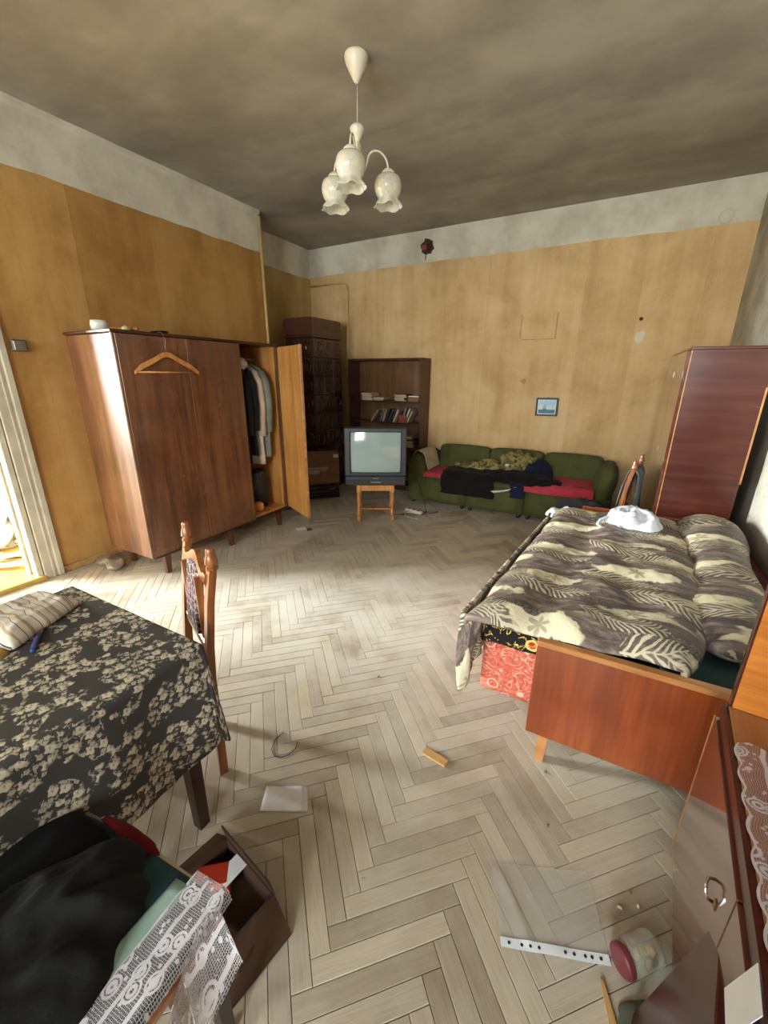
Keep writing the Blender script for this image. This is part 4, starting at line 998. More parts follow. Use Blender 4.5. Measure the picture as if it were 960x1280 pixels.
def heap(name, label, cat, m, cx, cy, z0, rx, ry, h, seed, rot=0, nu=44, nv=18, wr=.35, flat=1.0, ex=1.0, group=None):
    """crumpled heap of cloth: closed dome with ridged folds and a wandering outline"""
    mb = MB(); rings = []
    for i in range(nv + 1):
        t = i / nv; a = t * pi / 2; rr = cos(a) ** .7 if t < 1 else .0; hh = sin(a) ** flat; ring = []
        for j in range(nu):
            b = 2 * pi * j / nu; k = 1 + .22 * nz(cos(b) * 1.6, sin(b) * 1.6, seed) + .08 * nz(cos(b) * 5, sin(b) * 5, seed)
            x, y = rx * rr * k * cos(b), ry * rr * k * sin(b); f = fold(x * ex * 1.9, y * ex * 1.3, seed)
            z = h * hh * (1 + wr * f * (.4 + .6 * t)) * .8
            ring.append((cx + x * cos(rot) - y * sin(rot), cy + x * sin(rot) + y * cos(rot), z0 + max(0, z)))
        rings.append(ring)
    mb.loft(rings); return tag(put(name, mb, M[m], smooth=True), label, cat, group)
heap('blanket', 'rumpled camouflage cloth along the back of the sofa seat', 'blanket', 'camo', -1.22, 4.97, .40, .56, .13, .17, 6, .05, 70, 16, .5)
heap('blanket', 'camouflage bundle heaped against the middle back cushion', 'blanket', 'camo', -.92, 5.03, .42, .30, .11, .27, 8, .1, 50, 16, .5)
draped('coat', 'long black coat lying along the sofa and hanging over its front', 'coat', 'blackc', -1.74, -1.10, [(4.625, .20), (4.63, .38), (4.68, .43), (4.88, .45)], 4, .02, .02, edge=.05)
heap('coat', 'black jacket bundled on the sofa between the coat and the right crimson cover', 'coat', 'blackc', -.84, 4.80, .40, .50, .16, .11, 9, -.14, 60, 14, .5)
heap('trousers', 'navy trousers hanging over the sofa front beside the right crimson cover', 'trousers', 'navy', -.68, 4.95, .42, .17, .10, .20, 12, .3, 40, 14, .5)
draped('trouser_leg', 'dark navy cloth end hanging over the sofa front at the seam', 'cloth', 'navy', -.90, -.76, [(4.62, .25), (4.63, .40), (4.68, .43), (4.80, .43)], 5, .01, .02)
def stripp():
    def P(u, v): 
        x = lerp(-1.22, -.84, u); return (x, 4.618 - .01 * v, lerp(.262, .375, u ** 1.5) + (v - .5) * .035 * (1 - u * .6) + .006 * sin(u * 6))
    tag(put('paper_strip', MB().grid(P, 16, 2), M['whitec'], solid=.004, smooth=True), 'strip of white cloth showing under the black coat on the sofa front', 'cloth')
stripp()
mb = MB().rbox((-.55, 4.76, .475), (.06, .05, .03), .014, 5, 0, .01); tag(put('tissue', mb, M['whitec'], smooth=True), 'crumpled white tissue at the end of the black jacket on the sofa', 'tissue')
mb = MB().rbox((-1.02, 4.90, .56), (.04, .03, .03), .012, 5, 0, .01); tag(put('tissue', mb, M['whitec'], smooth=True), 'white scrap on the camouflage cloth in the middle of the sofa', 'tissue')

# ================================================================== CARVED CHAIRS
def make_chair(label, loc, rz):
    t = thing('dining_chair', label, 'chair', loc, rz, None)
    W = .17
    def post(sx):
        mb = MB(); P = [(.20, 0), (.205, .25), (.205, .45), (.218, .60), (.24, .78), (.262, .90)]
        mb.loft([[(sx * W + a * (.019 if z > .1 else .015), y + b * (.016 if z < .5 else .013), z) for a, b in ((-1, -1), (1, -1), (1, 1), (-1, 1))] for y, z in P])
        mb.lathe([(.014, .898), (.0215, .902), (.0215, .910), (.016, .914), (.016, .919), (.0225, .923), (.0225, .932), (.018, .950), (.0145, .962), (.0155, .972), (.012, .979), (.001, .981)], 12, (sx * W, .264, 0)); return mb
    for sx in (-1, 1): put('rear_post', post(sx), M['chairw'], t, auto=True)
    for sx in (-1, 1):
        mb = MB().lathe([(.012, 0), (.02, .02), (.016, .05), (.02, .2), (.022, .3), (.017, .32), (.022, .34)], 12, (sx * W, -.17, 0)).box(sx * W - .021, sx * W + .021, -.191, -.149, .34, .43, .003); put('leg', mb, M['chairw'], t, auto=True)
    put('seat_frame', MB().box(-.19, .19, -.195, .20, .385, .425, .006), M['chairw'], t)
    put('seat', MB().rbox((0, 0, .437), (.37, .38, .05), .022, 6, .008), M['tapestry'], t, smooth=True)
    # arched crest rail
    mb = MB(); rings = []
    for i in range(25):
        a = -1 + 2 * i / 24; top = .868 + .052 * math.exp(-(a * 2.1) ** 2) + .012 * (abs(a) > .8); bot = .822 + .030 * (1 - abs(a)) ** .5 + (0.0)
        x = a * (W - .012); y = .245 + (top - .85) * .2
        rings.append([(x, y - .013, bot), (x, y - .018, (top + bot) / 2), (x, y - .012, top), (x, y + .012, top), (x, y + .012, bot)])
    mb.loft(rings); put('crest_rail', mb, M['chairw'], t, auto=True)
    put('lower_rail', MB().box(-W + .017, W - .017, .210, .234, .555, .60, .005), M['chairw'], t)
    [put('panel_stile', MB().box(q_, q_ + .012, .214, .240, .598, .85), M['chairw'], t) for q_ in (-.10, .088)]
    mb = MB().rbox((0, 0, .735), (.172, .030, .26), .014, 6, .004)
    mb.v = [(x, y + .228 + (z - .735) * .12, z) for x, y, z in mb.v]; put('backrest', mb, M['tapestry'], t, smooth=True)
    put('stretcher', MB().box(-W + .01, -W + .028, -.16, .19, .17, .195, .004).box(W - .028, W - .01, -.16, .19, .17, .195, .004).box(-W + .028, W - .028, .0, .02, .172, .193, .004), M['chairw'], t)
    return t
make_chair('carved wooden chair with patterned back panel tucked behind the dining table', (-1.42, .687, 0), radians(-23.6))
make_chair('carved wooden chair with grey jeans over its back, between the sofa and the bed', (-.046, 3.66, 0), radians(-99.5))
def jeans():
    c, s_ = cos(radians(-99.5)), sin(radians(-99.5))
    def W2(x, y, z): return (-.046 + x * c - y * s_, 3.66 + x * s_ + y * c, z)
    prof = [(.19, .60), (.205, .75), (.225, .87), (.245, .905), (.272, .905), (.292, .86), (.30, .70), (.31, .52), (.315, .36)]
    def P(u, v):
        q = v * 8; i = min(int(q), 7); q -= i; y = lerp(prof[i][0], prof[i + 1][0], q); z = lerp(prof[i][1], prof[i + 1][1], q)
        x = lerp(-.13, .11, u) * (1 + (.25 if v > .5 else -.1) * (v - .4)); f = .014 * sin(u * 14 + v * 3) * min(1, abs(v - .4) * 4) + .012 * nz(u * 4, v * 5)
        return W2(x, y + (f if v > .45 else -abs(f) * .4), z + .03 * nz(u * 3, 9) * (abs(v - .4)))
    tag(put('jeans', MB().grid(P, 30, 40), M['jeans'], smooth=True, solid=.007), 'grey jeans draped over the back of the chair beyond the bed', 'trousers')
jeans()
heap('clothes_pile', 'dark charcoal clothes piled on the seat of the chair beyond the bed', 'clothes', 'charc', -.10, 3.64, .463, .22, .18, .13, 22, .1, 50, 14, .4)

# ================================================================== BED
def build_bed():
    t = thing('bed', 'low fold-out wooden bed with red walnut end boards beside the right wall', 'bed', (0, 0, 0))
    nb = put('end_board', MB().box(-.122, .80, 1.458, 1.482, .155, .572, .002), M['bedwood'], t)
    put('top_rail', MB().box(-.124, .802, 1.452, 1.492, .572, .596, .004), M['bededge'], t)
    put('end_board', MB().box(-.10, .80, 3.25, 3.275, .155, .632, .002), M['bedwood'], t)
    put('top_rail', MB().box(-.102, .802, 3.246, 3.280, .632, .645, .003), M['bedwood'], t)
    for x, y in ((-.055, 1.50), (.74, 1.50), (-.05, 3.23), (.74, 3.23)):
        mb = MB(); mb.loft([[(x + a * r, y + b * r, z) for a, b in ((-1, -1), (1, -1), (1, 1), (-1, 1))] for r, z in ((.016, 0), (.022, .17))]); put('leg', mb, M['bededge'], t)
    put('side_rail', MB().box(.775, .797, 1.482, 3.25, .16, .34), M['bedwood'], t); put('slat_base', MB().box(-.09, .775, 1.484, 3.248, .20, .26), M['bededge'], t)
    put('mattress', MB().rbox((.34, 2.365, .375), (.86, 1.74, .22), .05, 6, .01), M['teal'], t, smooth=True)
    b = put('pull_out_base', MB().rbox((-.235, 2.42, .28), (.31, 1.60, .27), .02, 6, .006).xf(Matrix(((1, .075, 0, -.10), (0, 1, 0, 0), (0, 0, 1, 0), (0, 0, 0, 1)))), M['coral'], t, smooth=True)
    for y in (2.1, 3.1): put('caster', MB().lathe([(.02, 0), (.024, .07), (.02, .147)], 10, (-.20, y, 0)), M['black'], b)
build_bed()
def bed_cloths():
    mb = MB().rbox((-.195, 2.41, .485), (.375, 1.66, .13), .05, 8, .01, .02, 4); mb.v = [(x + (y - 1.6) * .075, y, min(z, .545)) for x, y, z in mb.v]
    tag(put('folded_blanket', mb, M['blackfloral'], smooth=True), 'black blanket with red and yellow flowers folded under the quilt at the bed corner', 'blanket')
    def P(u, v):
        x = lerp(.30, .86, u); y = lerp(1.50, 3.23, v); return (x, y, .512 + .012 * nz(x * 6, y * 5) + .035 * max(0, u - .72) - .04 * max(0, .06 - v) * 3)
    tag(put('striped_blanket', MB().grid(P, 30, 60), M['stripeb'], smooth=True, solid=.012), 'dark teal and red striped blanket on the right side of the bed, below the quilt', 'blanket')
    # quilt: main puffy sheet
    def xl(y): return lerp(-.405, -.275, min(1, max(0, (y - 1.5) / 1.5)))
    def xr(y): return .33 + .17 * min(1, max(0, (y - 1.46) / .55)) ** .8
    NU, NV = 150, 220
    def P(u, v):
        y = lerp(1.49 - .045 * max(0, 1 - u * 3), 3.235, v); x = lerp(xl(y), xr(y), u)
        puff = .016 * sin(pi * u * 3.0 + .5 * nz(x * 3, y * 3)) ** 2 + .014 * sin(pi * v * 6.0 + .2 + nz(x * 4, y * 3)) ** 2
        f = .011 * fold(x * .8, y * .8, 3) + .012 * nz(x * 3, y * 3)
        e = min(1, min(u * 9, (1 - u) * 8, v * 16 + .05, (1 - v) * 18)); e = max(0, e); e = math.sqrt(max(0, 1 - (1 - e) ** 2))
        z = .578 + .045 * e + (puff + f) * e + .012 * sin(x * 5)
        if v < .12: z += .016 * (1 - v / .12) * max(0, 1 - u * 2.5)
        y += .012 * nz(x * 4, 5.0) * max(0, 1 - v * 8)
        return (x + .02 * nz(y * 4, 2.0) * (2 * u - 1) ** 2, y, z)
    def G(u, v): y = lerp(1.49 - .045 * max(0, 1 - u * 3), 3.235, v); return (lerp(xl(y), xr(y), u), y, 0)
    t = put('quilt', MB().grid(P, NU, NV, gcf=G), M['quilt'], smooth=True, gc=True, solid=.02)
    tag(t, 'puffy brown and cream leaf-print quilt spread over the bed', 'quilt')
    # hanging side, wrapping round the near left corner
    def Pd(u, v):
        wrap = .10
        if u < wrap: q = u / wrap; x = lerp(-.345, xl(1.47) - .015, q); y = 1.485 - .012 * sin(q * pi)
        else: q = (u - wrap) / (1 - wrap); y = lerp(1.475, 3.1, q ** 1.0); x = xl(y) - .026
        ln = lerp(.42, .20, min(1, max(0, (u - wrap)) * 2.2)) if u >= wrap else lerp(.22, .42, u / wrap)
        k = .014 * sin(u * 60) * v + .02 * nz(u * 12, v * 2) * v
        return (x - (.012 * sin(v * 2.5) + k) , y + (.08 * v * max(0, 1 - u * 6)) + .01 * nz(v * 4, u * 5), .606 - .02 * (1 - v) ** 4 * 0 - v * ln)
    put('hanging_side', MB().grid(Pd, 120, 24, gcf=lambda u, v: (-.42 - v * .35, 1.4 + u * 1.7, 0)), M['quilt'], t, smooth=True, gc=True, solid=.016)
    # folded-over roll along the right edge
    mb = MB(); rings = []; gcs = []; N = 40
    ys = [1.70 + (3.34 - 1.70) * i / 44 for i in range(45)]
    for i, y in enumerate(ys):
        q = i / 44; e = math.sqrt(max(0.02, 1 - (1 - min(1, q * 5.5)) ** 2)) * math.sqrt(max(.03, 1 - (1 - min(1, (1 - q) * 8)) ** 2))
        cx = lerp(.515, .64, q) + .025 * sin(q * 3.1) ; wx = (.15 + .022 * sin(q * 9.5)) * e; hz = (.066 + .022 * abs(sin(q * 9.2 + .4)) + .02 * q) * e; cz = .585 + .035 * q
        r = []
        for j in range(N):
            a = 2 * pi * j / N; k = 1 + .05 * fold(cos(a), y * 1.4, 7) * (sin(a) > -.2)
            r.append((cx + wx * cos(a) * k, y, cz + hz * sin(a) * k + .004)); gcs.append((cx + wx * a * .6, y * 1.0 + .13, 0))
        rings.append(r)
    mb.loft(rings); mb.gc = gcs
    put('folded_edge', mb, M['quilt'], t, smooth=True, gc=True)
bed_cloths()
def white_bag():
    t = thing('cloth_bag', 'white cotton shopping bag with handle lying on the far end of the quilt', 'bag', (.215, 2.97, .648))
    mb = MB(); rings = []
    for i in range(15):
        q = i / 14; a = q * pi / 2; rr = cos(a) ** .6 if q < 1 else 0; ring = []
        for j in range(60):
            b = 2 * pi * j / 60; k = 1 + .2 * nz(cos(b) * 1.4, sin(b) * 1.4, 31) + .05 * nz(cos(b) * 5, sin(b) * 5, 2)
            x, y = .155 * rr * k * cos(b), .20 * rr * k * sin(b); x += y * -.1; ring.append((x, y, .062 * sin(a) * (1 + .75 * fold(x * 2.2, y * 1.6, 41)) + .004))
        rings.append(ring)
    mb.loft(rings); put('body', mb, M['whitec'], t, smooth=True)
    P = [(-.08, .02, .035), (-.14, .0, .03), (-.185, -.07, .02), (-.20, -.16, .014), (-.165, -.235, .014), (-.125, -.245, .016), (-.085, -.20, .02), (-.07, -.12, .03), (-.05, -.05, .045)]
    mb = MB(); rings = []
    for i in range(41):
        q = i / 40 * 8; k = min(int(q), 7); q -= k; p = [lerp(P[k][c], P[k + 1][c], q) for c in range(3)]; d = Vector(P[min(8, k + 1)]) - Vector(P[k]); n_ = Vector((-d.y, d.x, 0)).normalized() * .011
        rings.append([(p[0] + n_.x, p[1] + n_.y, p[2]), (p[0] + n_.x, p[1] + n_.y, p[2] + .006), (p[0] - n_.x, p[1] - n_.y, p[2] + .006), (p[0] - n_.x, p[1] - n_.y, p[2])])
    mb.loft(rings); put('handle', mb, M['whitec'], t, smooth=True)
white_bag()
heap('bed_sheet', 'crumpled white sheet at the far left corner of the bed', 'sheet', 'whitec', -.20, 3.20, .56, .15, .09, .07, 33, 0, 40, 12, .5)
heap('sweater', 'dark grey sweater lying at the far left corner of the bed behind the white sheet', 'sweater', 'charc', -.13, 3.34, .60, .17, .05, .07, 36, 0, 40, 12, .5)

# ================================================================== TALL CABINET, RIGHT
def build_cabinet():
    X0, X1, Y0, Y1, Z1 = .365, .775, 3.35, 4.45, 1.735
    t = thing('tall_cabinet', 'tall glossy dark red mahogany cabinet against the right wall behind the bed', 'cabinet', (X0, Y0, 0)); W, L = X1 - X0, Y1 - Y0
    put('side_panel', MB().box(.0, W, 0, .02, .06, Z1 - .018, .002), M['mahog'], t); put('side_panel', MB().box(.0, W, L - .02, L, .06, Z1 - .018, .002), M['mahog'], t)
    put('top_panel', MB().box(-.004, W, -.002, L + .002, Z1 - .018, Z1, .003), M['mahog'], t); put('back_panel', MB().box(W - .01, W, .02, L - .02, .06, Z1 - .018), M['mahog'], t)
    put('edge_strip', MB().box(-.003, .004, -.003, .003, .06, Z1 - .02, .001), M['bededge'], t)
    put('shelf', MB().box(.0, W - .01, .02, L - .02, .06, .08).box(.005, W - .01, .02, L - .02, .8, .82), M['mahog'], t)
    for a, b in ((.022, L / 2 - .002), (L / 2 + .002, L - .022)): 
        d = put('door', MB().box(-.020, -.002, a, b, .085, Z1 - .022, .002), M['mahog_gloss'], t)
        for z in (.45, 1.0, 1.55): put('hinge', MB().tube([(-.021, a + .004, z), (-.021, a + .004, z + .04)], .003, 6), M['steel'], d)
    put('plinth', MB().box(.03, W - .02, .02, L - .02, 0, .06), M['mahog'], t)
    put('cable_cover', MB().box(W - .004, W + .006, -.004, .003, .9, 1.5, .001), M['bededge'], t)
build_cabinet()

# ================================================================== WALL UNIT, NEAR RIGHT
def build_unit():
    t = thing('wall_unit', 'glossy mahogany wall unit at the right edge, with an open orange-lined niche over its cupboard', 'cabinet', (.405, 1.28, 0), radians(-5.2))
    D, L, H = .42, 1.06, .69
    put('side_panel', MB().box(.0, D, -.02, 0, .09, 1.48, .002), M['mahog'], t)
    put('niche_lining', MB().box(.006, D - .012, -.026, -.0205, H + .002, 1.46), M['orange'], t)
    put('side_panel', MB().box(.0, D, -L, -L + .02, .09, 1.48, .002), M['mahog'], t)
    put('shelf', MB().box(.0, D - .01, -L + .02, -.02, H - .022, H, .002), M['ledge'], t)
    put('top_panel', MB().box(.0, D, -L, 0, 1.48, 1.50, .002), M['mahog'], t); put('back_panel', MB().box(D - .01, D, -L + .02, -.02, .1, 1.48), M['orange'], t)
    put('bottom_panel', MB().box(.01, D - .01, -L + .02, -.02, .09, .11), M['mahog'], t)
    put('front_rail', MB().box(-.012, .01, -L + .0, -.003, H - .055, H - .004, .006), M['mahog'], t)
    for a, b in ((-.53, -.004), (-L + .004, -.534)):
        d = put('door', MB().box(-.018, -.0, a, b, .095, H - .058, .002), M['mahog_gloss'], t)
        y = a + .09 if a > -.6 else a + .07
        h = put('handle', MB().tube([(-.018, y, .485), (-.030, y, .487), (-.034, y + .004, .50), (-.034, y + .016, .512), (-.030, y + .026, .515), (-.018, y + .03, .515)], .0035, 8), M['chrome'], d, smooth=True)
        put('keyhole', MB().rbox((-.019, y - .015, .50), (.004, .014, .022), .002, 3), M['brass'], d)
    put('edge_strip', MB().box(-.0195, -.0165, -.0035, .0, .095, H - .058), M['bededge'], t)
    for x in (.04, D - .04):
        for y in (-.06, -L + .06): put('leg', MB().lathe([(.018, 0), (.022, .09)], 10, (x, y, 0)), M['black'], t)
    # lace doily on the ledge
    mb = MB()
    def P(u, v):
        x = lerp(.004, .36, u); y = lerp(-.80, -.165, v); k = 0
        x -= .010 * abs(sin(v * pi * 9)) * max(0, 1 - u * 4); y += .014 * abs(sin(u * pi * 6)) * max(0, v * 4 - 3); y += x * .05
        return (x, y, H + .002 + .0015 * nz(x * 20, y * 20))
    mb.grid(P, 50, 80, gcf=lambda u, v: (u * .36, v * .64, 0)); R = Matrix.Translation((.405, 1.28, 0)) @ Matrix.Rotation(radians(-5.2), 4, 'Z'); mb.xf(R)
    mb2 = mb; o = put('doily', mb2, M['lace'], smooth=True, gc=True); tag(o, 'white lace doily with scalloped edge on the wall unit ledge', 'doily')
build_unit()
def lower_right():
    t = put('board', MB().box(-.012, .012, -.13, .13, 0, .50, .003), M['mahog']); t.location = (.262, .700, .004); t.rotation_euler = (0, radians(9), radians(-12)); tag(t, 'dark red wooden board leaning on the front of the wall unit at the bottom right', 'board')
    t = put('paper_sheet', MB().box(-.001, .0, -.035, .035, 0, .10), M['paper']); t.location = (.305, .592, .585); t.rotation_euler = (0, radians(12), radians(-8)); tag(t, 'white paper leaning against the wall unit above the board at the bottom right', 'paper')
lower_right()

# ================================================================== DINING TABLE
TX0, TX1, TY0, TY1, TZ = -1.80, -1.045, -.30, .69, .742
def build_table():
    t = thing('dining_table', 'dark wooden dining table under the rose-print cloth, at the left', 'table', (0, 0, 0))
    put('tabletop', MB().box(TX0, TX1, TY0, TY1, TZ - .025, TZ - .004, .006), M['darkleg'], t)
    put('apron', MB().box(TX0 + .05, TX1 - .05, TY1 - .07, TY1 - .05, TZ - .11, TZ - .026).box(TX0 + .05, TX1 - .05, TY0 + .05, TY0 + .07, TZ - .11, TZ - .026).box(TX0 + .05, TX0 + .07, TY0 + .07, TY1 - .07, TZ - .11, TZ - .026).box(TX1 - .07, TX1 - .05, TY0 + .07, TY1 - .07, TZ - .11, TZ - .026), M['darkleg'], t)
    for x in (TX0 + .05, TX1 - .04):
        for y in (TY0 + .05, TY1 - .07):
            mb = MB(); mb.loft([[(x + a * r, y + b * r, z) for a, b in ((-1, -1), (1, -1), (1, 1), (-1, 1))] for r, z in ((.019, 0), (.027, TZ - .026))]); put('leg', mb, M['darkleg'], t)
    drop = .44; NX_, NY_ = 250, 320
    ax0, ax1, ay0, ay1 = TX0 - drop, TX1 + drop, TY0 - drop, TY1 + .44
    def P(u, v):
        a = lerp(ax0, ax1, u); b = lerp(ay0, ay1, v)
        cx = min(TX1, max(TX0, a)); cy = min(TY1, max(TY0, b)); ex, ey = a - cx, b - cy; r = hypot(ex, ey)
        if r < 1e-6: return (a, b, TZ + .0012 * nz(a * 6, b * 6) + .001)
        dx, dy = ex / r, ey / r; rc = min(r, .385 + .02 * nz(a * 3, b * 3) + .045 * abs(dx * dy) * 2 + .05 * max(0, 1 - abs(b - TY1 + .16) * 5))
        if dy > .5 and a < TX1 - .06: rc = min(rc, .27)
        s_ = a * 1.0 if abs(dy) > .7 else b
        corner = abs(dx * dy) * 2
        out = .010 + rc * (.05 * nz(s_ * 6.0, 1.0) + .035 * sin(s_ * 21) + .02) * (1 - corner) + corner * rc * .10
        k = min(1, r / .02); z = TZ + .001 - (rc - .008 * k) * (1 - .04 * corner)
        return (cx + dx * out * k, cy + dy * out * k, min(z, TZ))
    mb = MB().grid(P, NX_, NY_, gcf=lambda u, v: (lerp(ax0, ax1, u), lerp(ay0, ay1, v), 0))
    tag(put('tablecloth', mb, M['tcloth'], smooth=True, gc=True, solid=.0025), 'dark grey cloth with cream rose clusters draped over the dining table', 'tablecloth')
build_table()
def on_table():
    # folded striped shirt
    Q = [(-1.90, .36), (-1.46, .40), (-1.62, .625), (-1.745, .61)]
    A, B, C_, D_ = [Vector((*q, 0)) for q in ((-1.80, .33), (-1.50, .385), (-1.615, .635), (-1.77, .60))]
    def P(u, v):
        p = A.lerp(B, u).lerp(D_.lerp(C_, u), v); e = min(1, min(u, 1 - u, v, 1 - v) * 7); 
        return (p.x + .012 * nz(v * 4, u * 2), p.y + .012 * nz(u * 4, v * 3, 3), TZ + .008 + .034 * math.sqrt(max(0, e)) + .012 * fold(u * .5, v * .4, 12) * e)
    tag(put('striped_shirt', MB().grid(P, 50, 50, gcf=lambda u, v: (v * .26 + u * .02, u * .3, 0)), M['shirt'], smooth=True, gc=True, solid=.005), 'folded white shirt with dark pinstripes on the far corner of the dining table', 'shirt')
    t = thing('knife', 'blue-handled knife lying beside the striped shirt on the dining table', 'knife', (-1.49, .445, TZ + .010), radians(58))
    put('handle', MB().rbox((0, -.015, 0), (.016, .10, .014), .006, 4), M['bluepl'], t, smooth=True); put('blade', MB().box(-.007, .007, .036, .15, -.001, .001), M['steel'], t)
    heap('napkin', 'mustard coloured rag at the left edge of the dining table', 'rag', 'yellowc', -1.56, .32, TZ + .004, .08, .045, .02, 51, .5, 30, 10, .5)
on_table()

# ================================================================== NEAR STOOL WITH CLOTHES
def build_stool():
    t = thing('stool', 'wooden stool with a teal cushion at the bottom left, piled with dark clothes', 'stool', (-.79, .085, 0), radians(5))
    put('seat', MB().box(-.235, .235, -.235, .235, .415, .445, .008), M['chairw'], t)
    for x in (-.2, .2):
        for y in (-.2, .2):
            mb = MB(); mb.loft([[(x * (1.04 if z == 0 else 1) + a * r, y * (1.04 if z == 0 else 1) + b * r, z) for a, b in ((-1, -1), (1, -1), (1, 1), (-1, 1))] for r, z in ((.014, 0), (.021, .415))]); put('leg', mb, M['darkleg'], t)
    put('cushion', MB().rbox((0, 0, .475), (.47, .47, .055), .026, 8, .006), M['teal'], t, smooth=True)
    mb = MB().tube([(-.235, .236, .478), (.0, .242, .480), (.235, .236, .478)], .006, 8); put('piping', mb, M['beige'], t, smooth=True)
    def P(u, v):
        x = lerp(.075, .235, u); y = lerp(-.25, .20, v) + u * .06; return (x - .02 * (1 - v), y, .512 + .006 * nz(x * 9, y * 9))
    put('ribbon', MB().grid(lambda u, v: (lerp(.085, .125, u) + v * .045, lerp(-.25, .215, v), .5075 + .004 * sin(u * pi)), 6, 20), M['pale_teal'], t, smooth=True, solid=.004)
build_stool()
def stool_things():
    def W2(x, y, z): c_, s_ = cos(radians(5)), sin(radians(5)); return (-.79 + x * c_ - y * s_, .085 + x * s_ + y * c_, z)
    def P(u, v):
        x = lerp(.150, .25, u); y = lerp(-.26, .245, v); z = .511 + .003 * nz(x * 20, y * 14)
        if x > .24: z -= (x - .24) * 3.0; x = .24 + (x - .24) * .5
        return W2(x + .02 * (v - .5), y, z)
    t = put('lace_cloth', MB().grid(P, 30, 70, gcf=lambda u, v: (u * .13, v * .5, 0)), M['lace'], smooth=True, gc=True, solid=.0015); tag(t, 'white lace cloth along the right edge of the teal cushion, its corner hanging down', 'lace cloth')
    def P2(u, v):      # stiff corner sticking out
        x = .225 + .075 * u + .02 * (1 - v) * u; y = lerp(.225, .13, v) - .03 * u + .02 * sin(v * 6) * u; z = .508 - .055 * u - .05 * u * u - .02 * v + .018 * sin(v * 5 + 1) * u
        return W2(x * (1 - .0 * v), y, z)
    put('hanging_corner', MB().grid(P2, 24, 24, gcf=lambda u, v: (u * .12, v * .15, 0)), M['lace'], t, smooth=True, gc=True, solid=.0015)
    def P3(u, v):
        x = .245 + .05 * u; y = lerp(.13, .03, u); return W2(x + .012 * v, y + .01 * v, .475 - v * (.17 - .10 * abs(u - .5) * 2) )
    put('hanging_point', MB().grid(P3, 16, 20, gcf=lambda u, v: (u * .1, v * .17, 0)), M['lace'], t, smooth=True, gc=True, solid=.0015)
    heap('jacket', 'black jacket heaped at the left of the stool, under the hem of the tablecloth', 'jacket', 'deepblack', -.96, .05, .503, .20, .26, .05, 61, .0, 50, 16, .35)
    heap('trousers', 'charcoal trousers heaped across the teal cushion of the stool', 'trousers', 'charc', -.83, .02, .503, .17, .30, .085, 64, -.25, 90, 26, .6, ex=1.2)
    heap('scarf', 'dull red cloth at the far corner of the stool by the table leg', 'cloth', 'maroon', -.86, .318, .50, .10, .016, .012, 66, .06, 30, 10, .3)
stool_things()
def open_box():
    t = thing('open_box', 'open brown cardboard box on the floor beside the stool', 'box', (-.80, .465, 0), radians(-10))
    w, d, h = .125, .105, .10
    put('bottom', MB().box(-w, w, -d, d, .001, .006), M['carddark'], t)
    for nm, b in (('side', (-w, -w + .005, -d, d)), ('side', (w - .005, w, -d, d)), ('side', (-w + .005, w - .005, d - .005, d)), ('side', (-w + .005, w - .005, -d, -d + .005))): put(nm, MB().box(b[0], b[1], b[2], b[3], .006, h), M['carddark'], t)
    def flap(c, r, sx, sy): 
        mb = MB().box(0, sx, 0, sy, -.002, .002); mb.xf(Matrix.Translation(c) @ r); put('flap', mb, M['carddark'], t)
    flap((w, -d, h), Matrix.Rotation(radians(55), 4, 'Y'), .12, 2 * d); flap((-w, -d, h), Matrix.Rotation(radians(-215), 4, 'Y') @ Matrix.Identity(4), .09, 2 * d)
    flap((-w, d, h), Matrix.Rotation(radians(100), 4, 'X'), 2 * w, .07); flap((-w, -d, h), Matrix.Rotation(radians(-140), 4, 'X'), 2 * w, .11)
    o = put('card', MB().box(-.028, .028, -.038, .038, 0, .002), M['paper']); o.location = (-.825, .535, .085); o.rotation_euler = (radians(8), radians(-6), radians(-12)); tag(o, 'white card leaning inside the open brown box', 'card')
    o = put('red_packet', MB().box(-.05, .05, -.035, .035, 0, .05, .006), M['redpack']); o.location = (-.865, .50, .035); o.rotation_euler = (0, 0, radians(40)); tag(o, 'red packet lying inside the open brown box', 'packet')
    o = put('tin', MB().rbox((0, 0, .03), (.12, .08, .05), .01, 4), M['carddark'], smooth=True); o.location = (-.70, .415, .008); tag(o, 'small brown carton at the bottom of the open box', 'carton')
open_box()

